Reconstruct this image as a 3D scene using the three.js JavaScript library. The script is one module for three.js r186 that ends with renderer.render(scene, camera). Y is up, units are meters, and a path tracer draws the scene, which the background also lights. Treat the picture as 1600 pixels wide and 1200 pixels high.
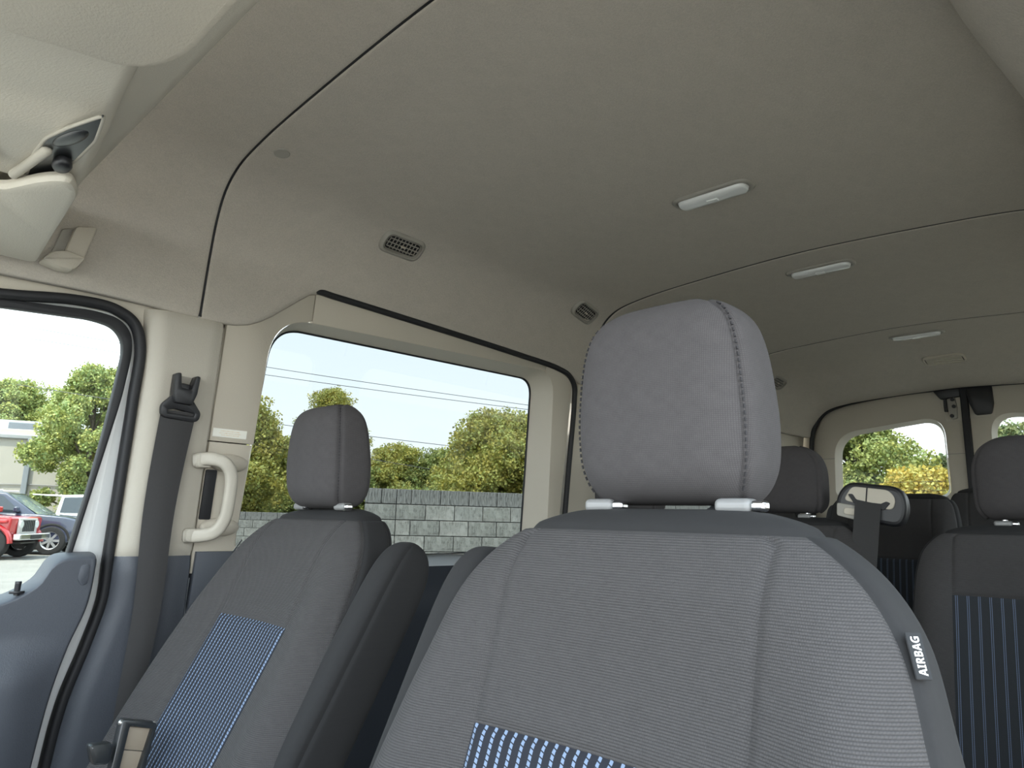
import * as THREE from 'three';
import { RoundedBoxGeometry } from 'three/addons/geometries/RoundedBoxGeometry.js';
import { mergeGeometries, mergeVertices, toCreasedNormals } from 'three/addons/utils/BufferGeometryUtils.js';

// ───────────────────────── camera, sky, sun, exposure ─────────────────────────
const scene = new THREE.Scene();
const camera = new THREE.PerspectiveCamera(56.83, 1600 / 1200, 0.05, 400);
camera.position.set(0.82, 1.0, 0);
camera.up.set(0.11391456, 0.98164428, 0.152964);
camera.lookAt(0.82 - 0.68581497, 1.0 + 0.18909544, -0.70278072);

const renderer = new THREE.WebGLRenderer();
renderer.toneMapping = THREE.LinearToneMapping;
renderer.toneMappingExposure = 2.25;
renderer.shadowMap.enabled = true;

// clear morning sky: pale at the horizon, blue overhead (linear radiance)
{
  const w = 64, h = 64, d = new Float32Array(w * h * 4);
  for (let j = 0; j < h; j++) {
    const el = (j + 0.5) / h * Math.PI - Math.PI / 2;             // -90 .. 90 degrees
    const t = Math.pow(Math.max(0, Math.sin(el)), 0.62);
    for (let i = 0; i < w; i++) d.set([3.5 - 1.75 * t, 3.62 - 1.30 * t, 3.62 - 0.75 * t, 1], (j * w + i) * 4);
  }
  const sky = new THREE.DataTexture(d, w, h, THREE.RGBAFormat, THREE.FloatType);
  sky.mapping = THREE.EquirectangularReflectionMapping; sky.magFilter = THREE.LinearFilter; sky.needsUpdate = true;
  scene.background = sky; scene.environment = sky;
}
const sun = new THREE.DirectionalLight(new THREE.Color().setRGB(1.0, 0.93, 0.8), 7.5);
sun.position.set(9, 40, 20); sun.target.position.set(0, 0, 0); scene.add(sun, sun.target);
sun.castShadow = true; sun.shadow.mapSize.set(2048, 2048);
Object.assign(sun.shadow.camera, { left: -60, right: 60, top: 60, bottom: -60, near: 1, far: 160 });

// ───────────────────────── helpers ─────────────────────────
function rngOf(seed) { let s = seed >>> 0; return () => { s = (s + 0x6D2B79F5) >>> 0; let t = s; t = Math.imul(t ^ (t >>> 15), t | 1); t ^= t + Math.imul(t ^ (t >>> 7), t | 61); return ((t ^ (t >>> 14)) >>> 0) / 4294967296; }; }
const V = (x, y, z) => new THREE.Vector3(x, y, z);
const lerp = (a, b, t) => a + (b - a) * t, clamp = (x, a = 0, b = 1) => Math.min(b, Math.max(a, x));
const smooth = (a, b, x) => { const t = clamp((x - a) / (b - a)); return t * t * (3 - 2 * t); };
function table(pts) { return (x) => { if (x <= pts[0][0]) return pts[0][1]; for (let i = 1; i < pts.length; i++) if (x <= pts[i][0]) { const [x0, y0] = pts[i - 1], [x1, y1] = pts[i]; return lerp(y0, y1, (x - x0) / (x1 - x0)); } return pts[pts.length - 1][1]; }; }
function smoothTable(pts, n = 160) {                          // Catmull-Rom through the points, looked up by x
  const c = new THREE.CatmullRomCurve3(pts.map(([a, b]) => V(a, b, 0)), false, 'centripetal').getPoints(n).map((p) => [p.x, p.y]);
  c.sort((p, q) => p[0] - q[0]); return table(c);
}
const used = new Map();
function numbered(n) { const k = used.get(n) ?? 0; used.set(n, k + 1); return k ? n + '_' + String(k).padStart(3, '0') : n; }
function meta(o, label, category, group, kind) { Object.assign(o.userData, { label, category }); if (group) o.userData.group = group; if (kind) o.userData.kind = kind; return o; }
function thing(name, label, category, group, kind) { const g = new THREE.Group(); g.name = numbered(name); scene.add(g); return meta(g, label, category, group, kind); }
function part(name, geo, material, parent, label) {
  const m = new THREE.Mesh(geo, material); m.name = name; m.castShadow = m.receiveShadow = true; parent.add(m);
  if (label) m.userData.label = label; return m;
}
function single(name, geo, material, label, category, group, kind) { const m = part(numbered(name), geo, material, scene); return meta(m, label, category, group, kind); }

const lin = (r, g, b) => new THREE.Color().setRGB(r, g, b);
function std(r, g, b, roughness = 0.7, extra = {}) { return new THREE.MeshStandardMaterial({ color: lin(r, g, b), roughness, metalness: 0, side: THREE.DoubleSide, ...extra }); }
function phys(r, g, b, roughness, extra = {}) { return new THREE.MeshPhysicalMaterial({ color: lin(r, g, b), roughness, metalness: 0, side: THREE.DoubleSide, ...extra }); }
function tex(w, h, fn, size, srgb) {                          // fn(x,y in 0..1) -> [r,g,b] 0..1; size = metres [sx, sy] covered
  const d = new Uint8Array(w * h * 4);
  for (let j = 0; j < h; j++) for (let i = 0; i < w; i++) { const c = fn((i + 0.5) / w, (j + 0.5) / h); d.set([c[0] * 255, c[1] * 255, c[2] * 255, 255].map((v) => clamp(Math.round(v), 0, 255)), (j * w + i) * 4); }
  const t = new THREE.DataTexture(d, w, h); t.wrapS = t.wrapT = THREE.RepeatWrapping; t.magFilter = THREE.LinearFilter; t.minFilter = THREE.LinearMipmapLinearFilter; t.generateMipmaps = true;
  if (size) t.repeat.set(1 / size[0], 1 / size[1]); if (srgb) t.colorSpace = THREE.SRGBColorSpace; t.needsUpdate = true; return t;
}
function noiseGrid(n, seed) { const r = rngOf(seed), a = Array.from({ length: n * n }, r); return (x, y) => { x = (x % 1 + 1) % 1 * n; y = (y % 1 + 1) % 1 * n; const i = Math.floor(x), j = Math.floor(y), u = x - i, v = y - j, g = (p, q) => a[(q % n) * n + (p % n)], su = u * u * (3 - 2 * u), sv = v * v * (3 - 2 * v); return lerp(lerp(g(i, j), g(i + 1, j), su), lerp(g(i, j + 1), g(i + 1, j + 1), su), sv); }; }

// ───────────────────────── materials ─────────────────────────
const n64 = noiseGrid(64, 3), n128 = noiseGrid(128, 5), n16 = noiseGrid(16, 9), n8 = noiseGrid(8, 11);
const clothTex = tex(256, 256, (x, y) => { const v = 0.86 + 0.10 * (n128(x, y) - 0.5) + 0.06 * (n64(x + .3, y) - 0.5) + 0.05 * (n8(x, y) - .5) ; return [v, v, v]; }, [0.22, 0.22]);
const grainTex = tex(256, 256, (x, y) => { const v = 0.5 + 0.5 * (n128(x, y) - 0.5) + 0.4 * (n64(x, y + .4) - 0.5); return [v, v, v]; }, [0.12, 0.12]);
const knitHeight = (x, y) => { const row = y * 20, k = Math.floor(row), fy = row - k, col = x * 26 + (k % 2) * 0.5, fx = col - Math.floor(col); return Math.pow(Math.sin(fy * Math.PI), 0.8) * (0.62 + 0.38 * Math.sin(fx * Math.PI)); };
const knitTex = tex(512, 512, (x, y) => { const v = 0.50 + 0.42 * knitHeight(x, y) + 0.10 * (n64(x, y) - 0.5) + 0.07 * (n8(x, y) - .5); return [v, v, v]; }, [0.048, 0.048]);
const knitBump = tex(512, 512, (x, y) => { const v = knitHeight(x, y); return [v, v, v]; }, [0.048, 0.048]);
const weaveTex = tex(256, 256, (x, y) => { const v = 0.78 + 0.12 * (n128(x, y) - .5) + 0.14 * Math.sin(x * Math.PI * 2 * 40) * Math.sin(y * Math.PI * 2 * 40) * .5 + .08 * (n16(x, y) - .5); return [v, v, v]; }, [0.05, 0.05]);
const headTex = tex(512, 512, (x, y) => { const a = Math.abs(Math.sin(x * Math.PI * 34)), b = Math.abs(Math.sin(y * Math.PI * 34)); const v = 0.58 + 0.26 * Math.min(a, b) * 1.3 + 0.10 * (n64(x, y) - .5) + .10 * (n8(x, y) - .5); return [v, v, v]; }, [0.064, 0.064]);
const cordTex = tex(128, 128, (x, y) => {                     // light blue twisted cords on dark ground, 10 mm pitch
  const f = Math.abs(x - 0.5) * 2; let r = 0.155, g = 0.17, b = 0.22;                    // multiplied on the base colour below
  const n = (n64(x, y) - .5) * .08; r += n; g += n; b += n;
  if (f < 0.36) { const s = ((y * 2 + (x - 0.5) * 0.9) % 1 + 1) % 1, gap = Math.min(s, 1 - s); const e = smooth(0.05, 0.16, gap) * smooth(0.36, 0.26, f); r = lerp(r, 0.74, e); g = lerp(g, 0.82, e); b = lerp(b, 0.92, e); }
  return [r, g, b];
}, [0.0113, 0.0095], true);
const pinTex = tex(128, 128, (x, y) => { let v = 0.16 + (n64(x, y) - .5) * .05; let r = v, g = v * 1.02, b = v * 1.06; for (const c of [0.42, 0.58]) { const f = Math.abs(x - c) / 0.045; if (f < 1) { const s = (y * 6) % 1, e = (1 - f * f) * (0.55 + 0.45 * Math.sin(s * Math.PI)); r = lerp(r, .46, e); g = lerp(g, .50, e); b = lerp(b, .58, e); } } return [r, g, b]; }, [0.021, 0.021], true);

const M = {
  liner: std(.55, .50, .43, .95, { map: clothTex, bumpMap: grainTex, bumpScale: .0006 }),
  cream: std(.53, .48, .395, .55, { bumpMap: grainTex, bumpScale: .0003 }),
  creamLight: std(.57, .525, .44, .5, { bumpMap: grainTex, bumpScale: .0003 }),
  creamHard: std(.44, .405, .34, .5, { bumpMap: grainTex, bumpScale: .0003 }),
  slate: std(.068, .074, .088, .5, { bumpMap: grainTex, bumpScale: .0004 }),
  darkTrim: std(.03, .035, .045, .55, { bumpMap: grainTex, bumpScale: .0004 }),
  rubber: std(.012, .012, .014, .6),
  blackPlastic: std(.016, .016, .018, .42),
  gloss: phys(.016, .018, .019, .35, { clearcoat: .3, clearcoatRoughness: .2 }),
  white: phys(.72, .73, .72, .3, { clearcoat: .8, clearcoatRoughness: .08 }),
  knit: std(.062, .0575, .0575, .95, { map: knitTex, bumpMap: knitBump, bumpScale: .0007 }),
  weave: std(.0165, .0158, .0165, .92, { map: weaveTex }),
  head: std(.070, .0635, .0645, .95, { map: headTex }),
  cord: std(.30, .315, .35, .9, { map: cordTex }),
  pin: std(.75, .8, .9, .9, { map: pinTex }),
  thread: std(.022, .02, .022, .8),
  strap: std(.034, .032, .032, .75, { map: weaveTex }),
  chrome: std(.75, .75, .77, .18, { metalness: 1 }),
  steel: std(.45, .44, .42, .35, { metalness: .9 }),
  guide: std(.20, .198, .195, .35),
  lens: phys(.85, .86, .84, .12, { clearcoat: .5, clearcoatRoughness: .05 }),
  bezel: std(.33, .31, .27, .5),
  sticker: std(.82, .80, .74, .6),
  floor: std(.02, .02, .022, .85, { map: weaveTex }),
  glassFront: phys(.60, .62, .61, 0, { transmission: 1, thickness: 0, ior: 1.45, specularIntensity: .35 }),
  glassTint: phys(.362, .375, .375, 0, { transmission: 1, thickness: 0, ior: 1.45, specularIntensity: .35 }),
  glassRear: phys(.50, .51, .50, 0, { transmission: 1, thickness: 0, ior: 1.45, specularIntensity: .35 }),
  glassSide: phys(.62, .63, .62, 0, { transmission: 1, thickness: 0, ior: 1.45, specularIntensity: .35 }),
  glassClear: phys(.95, .96, .95, 0, { transmission: 1, thickness: 0, ior: 1.45, specularIntensity: .35 }),
};

// ───────────────────────── geometry helpers ─────────────────────────
function gridGeo(nu, nv, fn, uvf) {                            // fn(i/nu, j/nv) -> Vector3
  const p = [], uv = [], idx = [];
  for (let j = 0; j <= nv; j++) for (let i = 0; i <= nu; i++) { const q = fn(i / nu, j / nv); p.push(q.x, q.y, q.z); const w = uvf ? uvf(q, i / nu, j / nv) : [q.x + q.z, q.y + q.z]; uv.push(w[0], w[1]); }
  for (let j = 0; j < nv; j++) for (let i = 0; i < nu; i++) { const a = j * (nu + 1) + i, b = a + 1, c = a + nu + 1, d = c + 1; idx.push(a, b, d, a, d, c); }
  const g = new THREE.BufferGeometry(); g.setAttribute('position', new THREE.Float32BufferAttribute(p, 3)); g.setAttribute('uv', new THREE.Float32BufferAttribute(uv, 2)); g.setIndex(idx); g.computeVertexNormals(); return g;
}
function shapeOf(pts, holes = []) { const s = new THREE.Shape(pts.map(([a, b]) => new THREE.Vector2(a, b))); for (const h of holes) s.holes.push(new THREE.Path(h.map(([a, b]) => new THREE.Vector2(a, b)))); return s; }
function extrude(pts, holes, depth, bevel = 0, seg = 2) { const g = new THREE.ExtrudeGeometry(shapeOf(pts, holes), { depth: depth - 2 * bevel, bevelEnabled: bevel > 0, bevelSize: bevel, bevelOffset: -bevel, bevelThickness: bevel, bevelSegments: seg, steps: 1 }); g.translate(0, 0, bevel); return g; }
function remap(g, fn) { const p = g.attributes.position, v = V(); for (let i = 0; i < p.count; i++) { v.fromBufferAttribute(p, i); const q = fn(v.x, v.y, v.z); p.setXYZ(i, q.x, q.y, q.z); } g.deleteAttribute('normal'); const c = toCreasedNormals(g.index ? g.toNonIndexed() : g, 0.55); c.computeBoundingBox(); return c; }
function roundPoly(pts, rad, n = 8) {                          // rounds every corner with n+1 points
  const out = [], N = pts.length;
  for (let i = 0; i < N; i++) {
    const P = new THREE.Vector2(...pts[i]), A = new THREE.Vector2(...pts[(i + N - 1) % N]), B = new THREE.Vector2(...pts[(i + 1) % N]), r = Array.isArray(rad) ? rad[i] : rad;
    const da = A.clone().sub(P), db = B.clone().sub(P), la = da.length(), lb = db.length(); da.normalize(); db.normalize();
    const k = Math.min(r, la * .49, lb * .49);
    const p0 = P.clone().addScaledVector(da, k), p2 = P.clone().addScaledVector(db, k);
    for (let j = 0; j <= n; j++) { const t = j / n, q = p0.clone().multiplyScalar((1 - t) * (1 - t)).addScaledVector(P, 2 * t * (1 - t)).addScaledVector(p2, t * t); out.push([q.x, q.y]); }
  }
  return out;
}
const rrect = (a0, b0, a1, b1, r, n = 8) => roundPoly([[a0, b0], [a1, b0], [a1, b1], [a0, b1]], r, n);
function loftLoops(loops, uvf) {                               // closed loops of equal length -> skin
  const n = loops[0].length; return gridGeo(n, loops.length - 1, (u, v) => loops[Math.round(v * (loops.length - 1))][Math.round(u * n) % n].clone(), uvf);
}
function smoothPath(pts, n = 60) { return new THREE.CatmullRomCurve3(pts, false, 'centripetal').getPoints(n); }
function sweep(pts, sec, up) {                                 // sec: closed [[side, upward]] ; pts: Vector3[]; up: Vector3 or fn
  const rings = pts.map((p, i) => { const t = pts[Math.min(i + 1, pts.length - 1)].clone().sub(pts[Math.max(0, i - 1)]).normalize(); const u0 = typeof up === 'function' ? up(i / (pts.length - 1)) : up; const s = t.clone().cross(u0).normalize(), u = s.clone().cross(t).normalize(); const q = typeof sec === 'function' ? sec(i / (pts.length - 1)) : sec; return q.map(([a, b]) => p.clone().addScaledVector(s, a).addScaledVector(u, b)); });
  const body = loftLoops(rings), caps = [rings[0], rings[rings.length - 1]].map((r) => { const c = r.reduce((a, b) => a.add(b), V()).divideScalar(r.length); return gridGeo(r.length, 1, (u, v) => v ? c.clone() : r[Math.round(u * r.length) % r.length].clone()); });
  return mergeGeometries([body, ...caps]);
}
const oval = (a, b, n = 16, e = 2) => Array.from({ length: n }, (_, i) => { const t = i / n * 2 * Math.PI, c = Math.cos(t), s = Math.sin(t); return [a * Math.sign(c) * Math.abs(c) ** (2 / e), b * Math.sign(s) * Math.abs(s) ** (2 / e)]; });
const tube = (pts, r, n = 40, k = 8) => new THREE.TubeGeometry(new THREE.CatmullRomCurve3(pts, false, 'centripetal'), n, r, k);
const rbox = (w, h, d, r = .005, x = 0, y = 0, z = 0) => { const g = new RoundedBoxGeometry(w, h, d, 2, Math.min(r, w / 2.01, h / 2.01, d / 2.01)); g.translate(x, y, z); return g; };
const cyl = (r0, r1, h, n = 20, x = 0, y = 0, z = 0) => { const g = new THREE.CylinderGeometry(r0, r1, h, n); g.translate(x, y, z); return g; };

// passenger-side wall coordinates: a = distance rearward, b = height, d = distance inboard of the trim face
const xw = (b) => -0.88 + 0.11 * (b - 0.9);
const PW = (a, b, d = 0) => V(xw(b) + d, b, -a);
const onWall = (g, d0 = 0) => remap(g, (a, b, d) => PW(a, b, d0 + d));
const wallPiece = (pts, holes, depth, d0, bevel = .003) => onWall(extrude(pts, holes, depth, bevel), d0);

// ───────────────────────── roof lining ─────────────────────────
const HALF = [[-.815, 1.40], [-.803, 1.50], [-.789, 1.60], [-.771, 1.68], [-.742, 1.737], [-.69, 1.775], [-.58, 1.80], [-.3, 1.822], [0, 1.832]];
const profPts = new THREE.CatmullRomCurve3([...HALF, ...HALF.slice(0, -1).reverse().map(([x, y]) => [-x, y])].map(([x, y]) => V(x, y, 0)), false, 'centripetal').getSpacedPoints(400);
const lowPass = smoothTable([[-.1, 1.445], [.25, 1.449], [.42, 1.452], [.60, 1.448], [.70, 1.446], [.755, 1.458], [.80, 1.485], [.86, 1.535], [.905, 1.570], [.95, 1.577], [1.15, 1.575], [1.75, 1.556], [1.9, 1.548], [1.97, 1.535], [2.02, 1.51], [2.1, 1.505], [4.1, 1.505]]);
const lowDrv = (a) => (a < .64 ? 1.45 : 1.505);
const profAt = (k) => { k = clamp(k, 0, 400); const i = Math.min(399, Math.floor(k)); return profPts[i].clone().lerp(profPts[i + 1], k - i); };
function kAtLow(y) { for (let i = 0; i < 200; i++) if (profPts[i + 1].y > y) return i + (y - profPts[i].y) / (profPts[i + 1].y - profPts[i].y); return 0; }
function roofPoint(u, a, lift = 0) {                            // u 0 (passenger edge) .. 1 (driver edge); a rearward
  const k0 = kAtLow(lowPass(a)), k1 = 400 - kAtLow(lowDrv(a)); const k = lerp(k0, k1, u), p = profAt(k), q = profAt(k + .6).sub(profAt(k - .6)).normalize();
  p.x += q.y * -lift; p.y += q.x * lift;
  const rear = smooth(3.5, 4.1, a), top = smooth(1.5, 1.75, p.y); p.y -= .125 * rear * top; p.x *= 1 - .055 * rear;
  const front = smooth(.25, -.15, a); p.y -= .17 * front * top;
  p.z = -a; return p;
}
const ceiling = thing('ceiling', 'warm grey cloth roof lining in four panels with dark joints', 'ceiling', null, 'structure');
function linerPanel(a0, a1) {
  const as = []; for (const e of [0, .001, .002, .004, .01, .02]) as.push(a0 + e); const n = Math.max(10, Math.round((a1 - a0) / .03)); for (let i = 1; i < n; i++) { const a = lerp(a0, a1, i / n); if (a > a0 + .022 && a < a1 - .022) as.push(a); } for (const e of [.02, .01, .004, .002, .001, 0]) as.push(a1 - e);
  const lip = (a) => .007 * Math.exp(-(((Math.min(a - a0, a1 - a)) / .0018) ** 2));
  const nu = 150, us = []; for (let i = 0; i <= nu; i++) us.push(i / nu);
  const rows = [-2, -1, ...us, 2, 3];
  return gridGeo(rows.length - 1, as.length - 1, (s, t) => {
    const u = rows[Math.round(s * (rows.length - 1))], a = as[Math.round(t * (as.length - 1))];
    if (u < 0) { const p = roofPoint(0, a); p.x -= u === -2 ? .05 : .010; p.y -= u === -2 ? -.004 : .003; return p; }
    if (u > 1) { const p = roofPoint(1, a); p.x += u === 3 ? .05 : .010; return p; }
    return roofPoint(u, a, lip(a) + (u < .004 || u > .996 ? .002 : 0));
  }, (q, s) => [q.z, s * 2.6]);
}
for (const [a0, a1] of [[-.12, .6294], [.6317, 2.0875], [2.0965, 3.166], [3.178, 4.06]]) part('roof_lining_panel', linerPanel(a0, a1), M.liner, ceiling);

for (const a of [.6305, 2.092, 3.172]) part('lining_joint', gridGeo(120, 2, (u, v) => roofPoint(u, a + (v - .5) * .03, .0030)), M.rubber, ceiling, 'dark joint between roof lining panels');

// ───────────────────────── outer body shell (keeps sun and sky out, white paint outside) ─────────────────────────
{
  const shell = thing('trim_1', 'white painted outer roof skin above the cloth lining', 'roof', null, 'structure');
  const outer = (k, z, o) => { const p = profAt(k), q = profAt(k + .6).sub(profAt(k - .6)).normalize(); const a = -z, top = smooth(1.5, 1.75, p.y); const rear = smooth(3.6, 4.2, a), front = smooth(.25, -.2, a); p.x -= q.y * o; p.y += q.x * o - .12 * rear * top - .17 * front * top; p.z = z; return p; };
  for (const o of [.035, .05]) part('roof_skin', gridGeo(100, 60, (u, v) => outer(lerp(kAtLow(1.60), 400 - kAtLow(1.60), u), lerp(.16, -4.2, v), o)), M.white, shell);
}
// ───────────────────────── floor, firewall, driver side ─────────────────────────
{
  single('floor', rbox(2.2, .06, 5.6, .01, 0, -.03, -1.7), M.floor, 'dark carpeted van floor under the seats', 'floor', null, 'structure');
  const w = thing('wall_right', 'driver side van body with window openings', 'wall', null, 'structure');
  const XR = (a, b, d) => V(-xw(b) - d, b, -a);
  const outline = [[.66, 0], [4.16, 0], [4.16, 1.66], [.66, 1.66]];
  const hole1 = rrect(.85, .92, 1.95, 1.47, .08), hole2 = rrect(2.25, .92, 3.85, 1.47, .08);
  part('side_panel', remap(extrude(outline, [hole1, hole2], .05, .004), (a, b, d) => XR(a, b, d - .05)), M.cream, w);
  part('window_glass', remap(extrude(rrect(.83, .90, 1.97, 1.49, .08), [], .004), (a, b, d) => XR(a, b, d - .03)), M.glassSide, w);
  part('window_glass', remap(extrude(rrect(2.23, .90, 3.87, 1.49, .08), [], .004), (a, b, d) => XR(a, b, d - .03)), M.glassSide, w);
  // windscreen pillars, scuttle and dash ahead of the camera
  const f = thing('wall_front', 'dark dashboard, bulkhead and windscreen pillars at the van front', 'wall', null, 'structure');
  part('bulkhead', rbox(1.76, .86, .06, .01, 0, .43, .88), M.darkTrim, f);
  part('dashboard', remap(extrude(roundPoly([[.30, .45], [.34, .80], [.46, .88], [.86, .86], [.86, .3], [.45, .3]], .06, 6), [], 1.5), (z, y, x) => V(x - .75, y, z)), M.darkTrim, f);
  for (const s of [-1, 1]) part('windscreen_pillar', sweep([V(s * .84, .84, .9), V(s * .83, 1.15, .52), V(s * .80, 1.48, .14)], oval(.05, .045, 12, 3), V(s, 0, 0)), M.cream, f);
  part('windscreen', gridGeo(8, 6, (u, v) => V(lerp(-.82, .82, u), lerp(.86, 1.5, v), lerp(.9, .13, v) + .06 * (1 - (2 * u - 1) ** 2))), M.glassClear, f);
}

// ───────────────────────── passenger side body ─────────────────────────
const bodyLeft = thing('wall_left', 'passenger side van body behind the trim panels', 'wall', null, 'structure');
part('body_side', wallPiece([[-.12, 1.452], [-.12, 1.66], [4.16, 1.66], [4.16, 0], [.56, 0], [.56, .3], [.545, .5], [.58, .8], [.585, 1.36], [.56, 1.43], [.48, 1.455]], [rrect(.76, .86, 1.93, 1.515, .08), rrect(2.42, .95, 3.75, 1.44, .08)], .015, -.085, .002), M.white, bodyLeft);

part('door_header', wallPiece([[-.3, 1.375], [0, 1.39], [.25, 1.406], [.38, 1.425], [.455, 1.424], [.51, 1.40], [.545, 1.36], [.56, 1.50], [-.3, 1.50]], [], .012, -.034, .001), M.cream, bodyLeft, 'cream header strip over the door');
// front passenger door
const wsPath = [[-.3, 1.38], [0, 1.395], [.25, 1.412], [.38, 1.431], [.455, 1.430], [.50, 1.408], [.521, 1.36], [.524, 1.24], [.525, 1.05], [.526, .9], [.527, .81], [.508, .713], [.484, .612], [.472, .487], [.468, .3], [.47, .05]];
const glassEdge = [[-.27, 1.36], [.25, 1.388], [.42, 1.399], [.462, 1.392], [.484, 1.370], [.490, 1.339], [.486, 1.268], [.478, 1.157], [.466, 1.036], [.449, .915], [.43, .80], [-.27, .80]];
const chanOuter = [[-.285, 1.372], [.25, 1.404], [.42, 1.419], [.472, 1.413], [.500, 1.388], [.509, 1.344], [.503, 1.243], [.485, 1.110], [.458, .911], [.44, .78], [-.285, .78]];
const glassE = roundPoly(glassEdge, .03, 5), chanO = roundPoly(chanOuter, .03, 5);
const door1 = thing('door_1', 'front passenger door with slate trim, black window channel and white frame', 'door', null, 'structure');
{
  const skin = smoothPath(wsPath.map(([a, b]) => V(a, b, 0)), 120).map((p) => [p.x, p.y]);
  part('door_frame', wallPiece([[-.3, .05], ...skin.slice(0, -1), [.47, .05]], [chanO.slice().reverse()], .012, -.045, .002), M.white, door1, 'white painted door frame');
  part('window_channel', wallPiece(chanO, [glassE.slice().reverse()], .022, -.038, .003), M.rubber, door1, 'black rubber window channel');
  part('window_glass', wallPiece(glassE, [], .004, -.036, 0), M.glassFront, door1);
  // trim panel: rows of height b, free right edge and sloping top edge
  const aR = smoothTable([[.02, .43], [.4, .435], [.503, .441], [.63, .452], [.725, .471], [.807, .494], [.876, .498], [.90, .497], [.914, .491]]);
  const topB = smoothTable([[-.35, .80], [0, .80], [.2, .805], [.334, .829], [.363, .842], [.391, .864], [.408, .897], [.425, .909], [.46, .9125], [.498, .913]]);
  const bulge = (a, b) => .040 + .030 * smooth(.76, .66, b) * smooth(.48, .36, a) - .004 * smooth(.60, .5, b);
  const aMax = (b) => aR(b);
  const surf = (u, v) => { const aTop = lerp(-.3, .492, u), b1 = topB(aTop), b = lerp(.03, b1, v), a = lerp(-.3, aMax(b) , u); const e = Math.min((aMax(b) - a), (b1 - b)); const edge = Math.sqrt(clamp(1 - (1 - clamp(e / .012)) ** 2)); return PW(a, b, lerp(-.03, bulge(a, b), edge)); };
  const cl = (x) => 1 - Math.pow(1 - x, 1.9);
  part('door_trim', gridGeo(90, 120, (u, v) => surf(cl(u), cl(v))), M.slate, door1, 'slate grey door trim panel');
  part('trim_cover', wallPiece(roundPoly([[.459, .862], [.468, .848], [.479, .852], [.4775, .892], [.461, .889]], .006, 5), [], .004, .0385, .0015), M.slate, door1, 'small flush access cover');
  const pin = tube([PW(.361, .835, .03), PW(.361, .846, .03), PW(.361, .858, .03)], .0055, 8, 12), base = remap(extrude(oval(.013, .008, 20), [], .005, .001), (x, y, z) => V(xw(.84) + .03 + y, .838 + z, -.361 - x));
  part('lock_pin', mergeGeometries([pin, cyl(.0055, .006, .004, 12, xw(.858) + .03, .859, -.361).toNonIndexed()].map((g) => (g.index ? g.toNonIndexed() : g))), M.blackPlastic, door1, 'black lock pin'); part('pin_collar', base, M.blackPlastic, door1);
}
const wsGeo = sweep(smoothPath(wsPath.map(([a, b]) => PW(a, b, -.015)), 140), oval(.0105, .016, 14, 2.6), V(1, 0, 0));
single('trim_2', wsGeo, M.rubber, 'black rubber weatherstrip around the front passenger door opening', 'weatherstrip', null, 'structure');

// B pillar, cream above and slate below
{
  const pl = thing('trim_3', 'B pillar cover, cream above and slate grey below, behind the shoulder belt', 'pillar trim', null, 'structure');
  const aL = table([[.0, .47], [.3, .468], [.485, .472], [.612, .486], [.713, .510], [.81, .530], [.9, .530], [1.30, .529], [1.40, .523], [1.50, .51]]);
  const aR = table([[0, .705], [.78, .700], [.92, .697], [1.5, .692]]);
  const prof = (a, b) => { const l = aL(b), r = aR(b), t = clamp((a - l) / .045), e = clamp((r - a) / .006); return -.028 + .043 * Math.sqrt(clamp(1 - (1 - t) ** 2)) - .02 * (1 - Math.sqrt(clamp(1 - (1 - e) ** 2))) - .006 * smooth(.66, .70, a); };
  const cl = (x) => (x < .5 ? .5 * Math.pow(2 * x, 1.6) : 1 - .5 * Math.pow(2 - 2 * x, 1.6));
  const sec = (b0, b1, off) => gridGeo(48, 40, (u, v) => { const b = lerp(b0, b1, v), a = lerp(aL(b), aR(b), cl(u)); const e = Math.min(v, 1 - v) * (b1 - b0); return PW(a, b, prof(a, b) + off - .006 * Math.exp(-((e / .003) ** 2))); });
  part('upper_cover', sec(.9035, 1.4435, 0), M.creamHard, pl, 'cream upper pillar cover'); part('lower_cover', sec(.02, .9035, .002), M.slate, pl, 'slate grey lower pillar cover');
}

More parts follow.
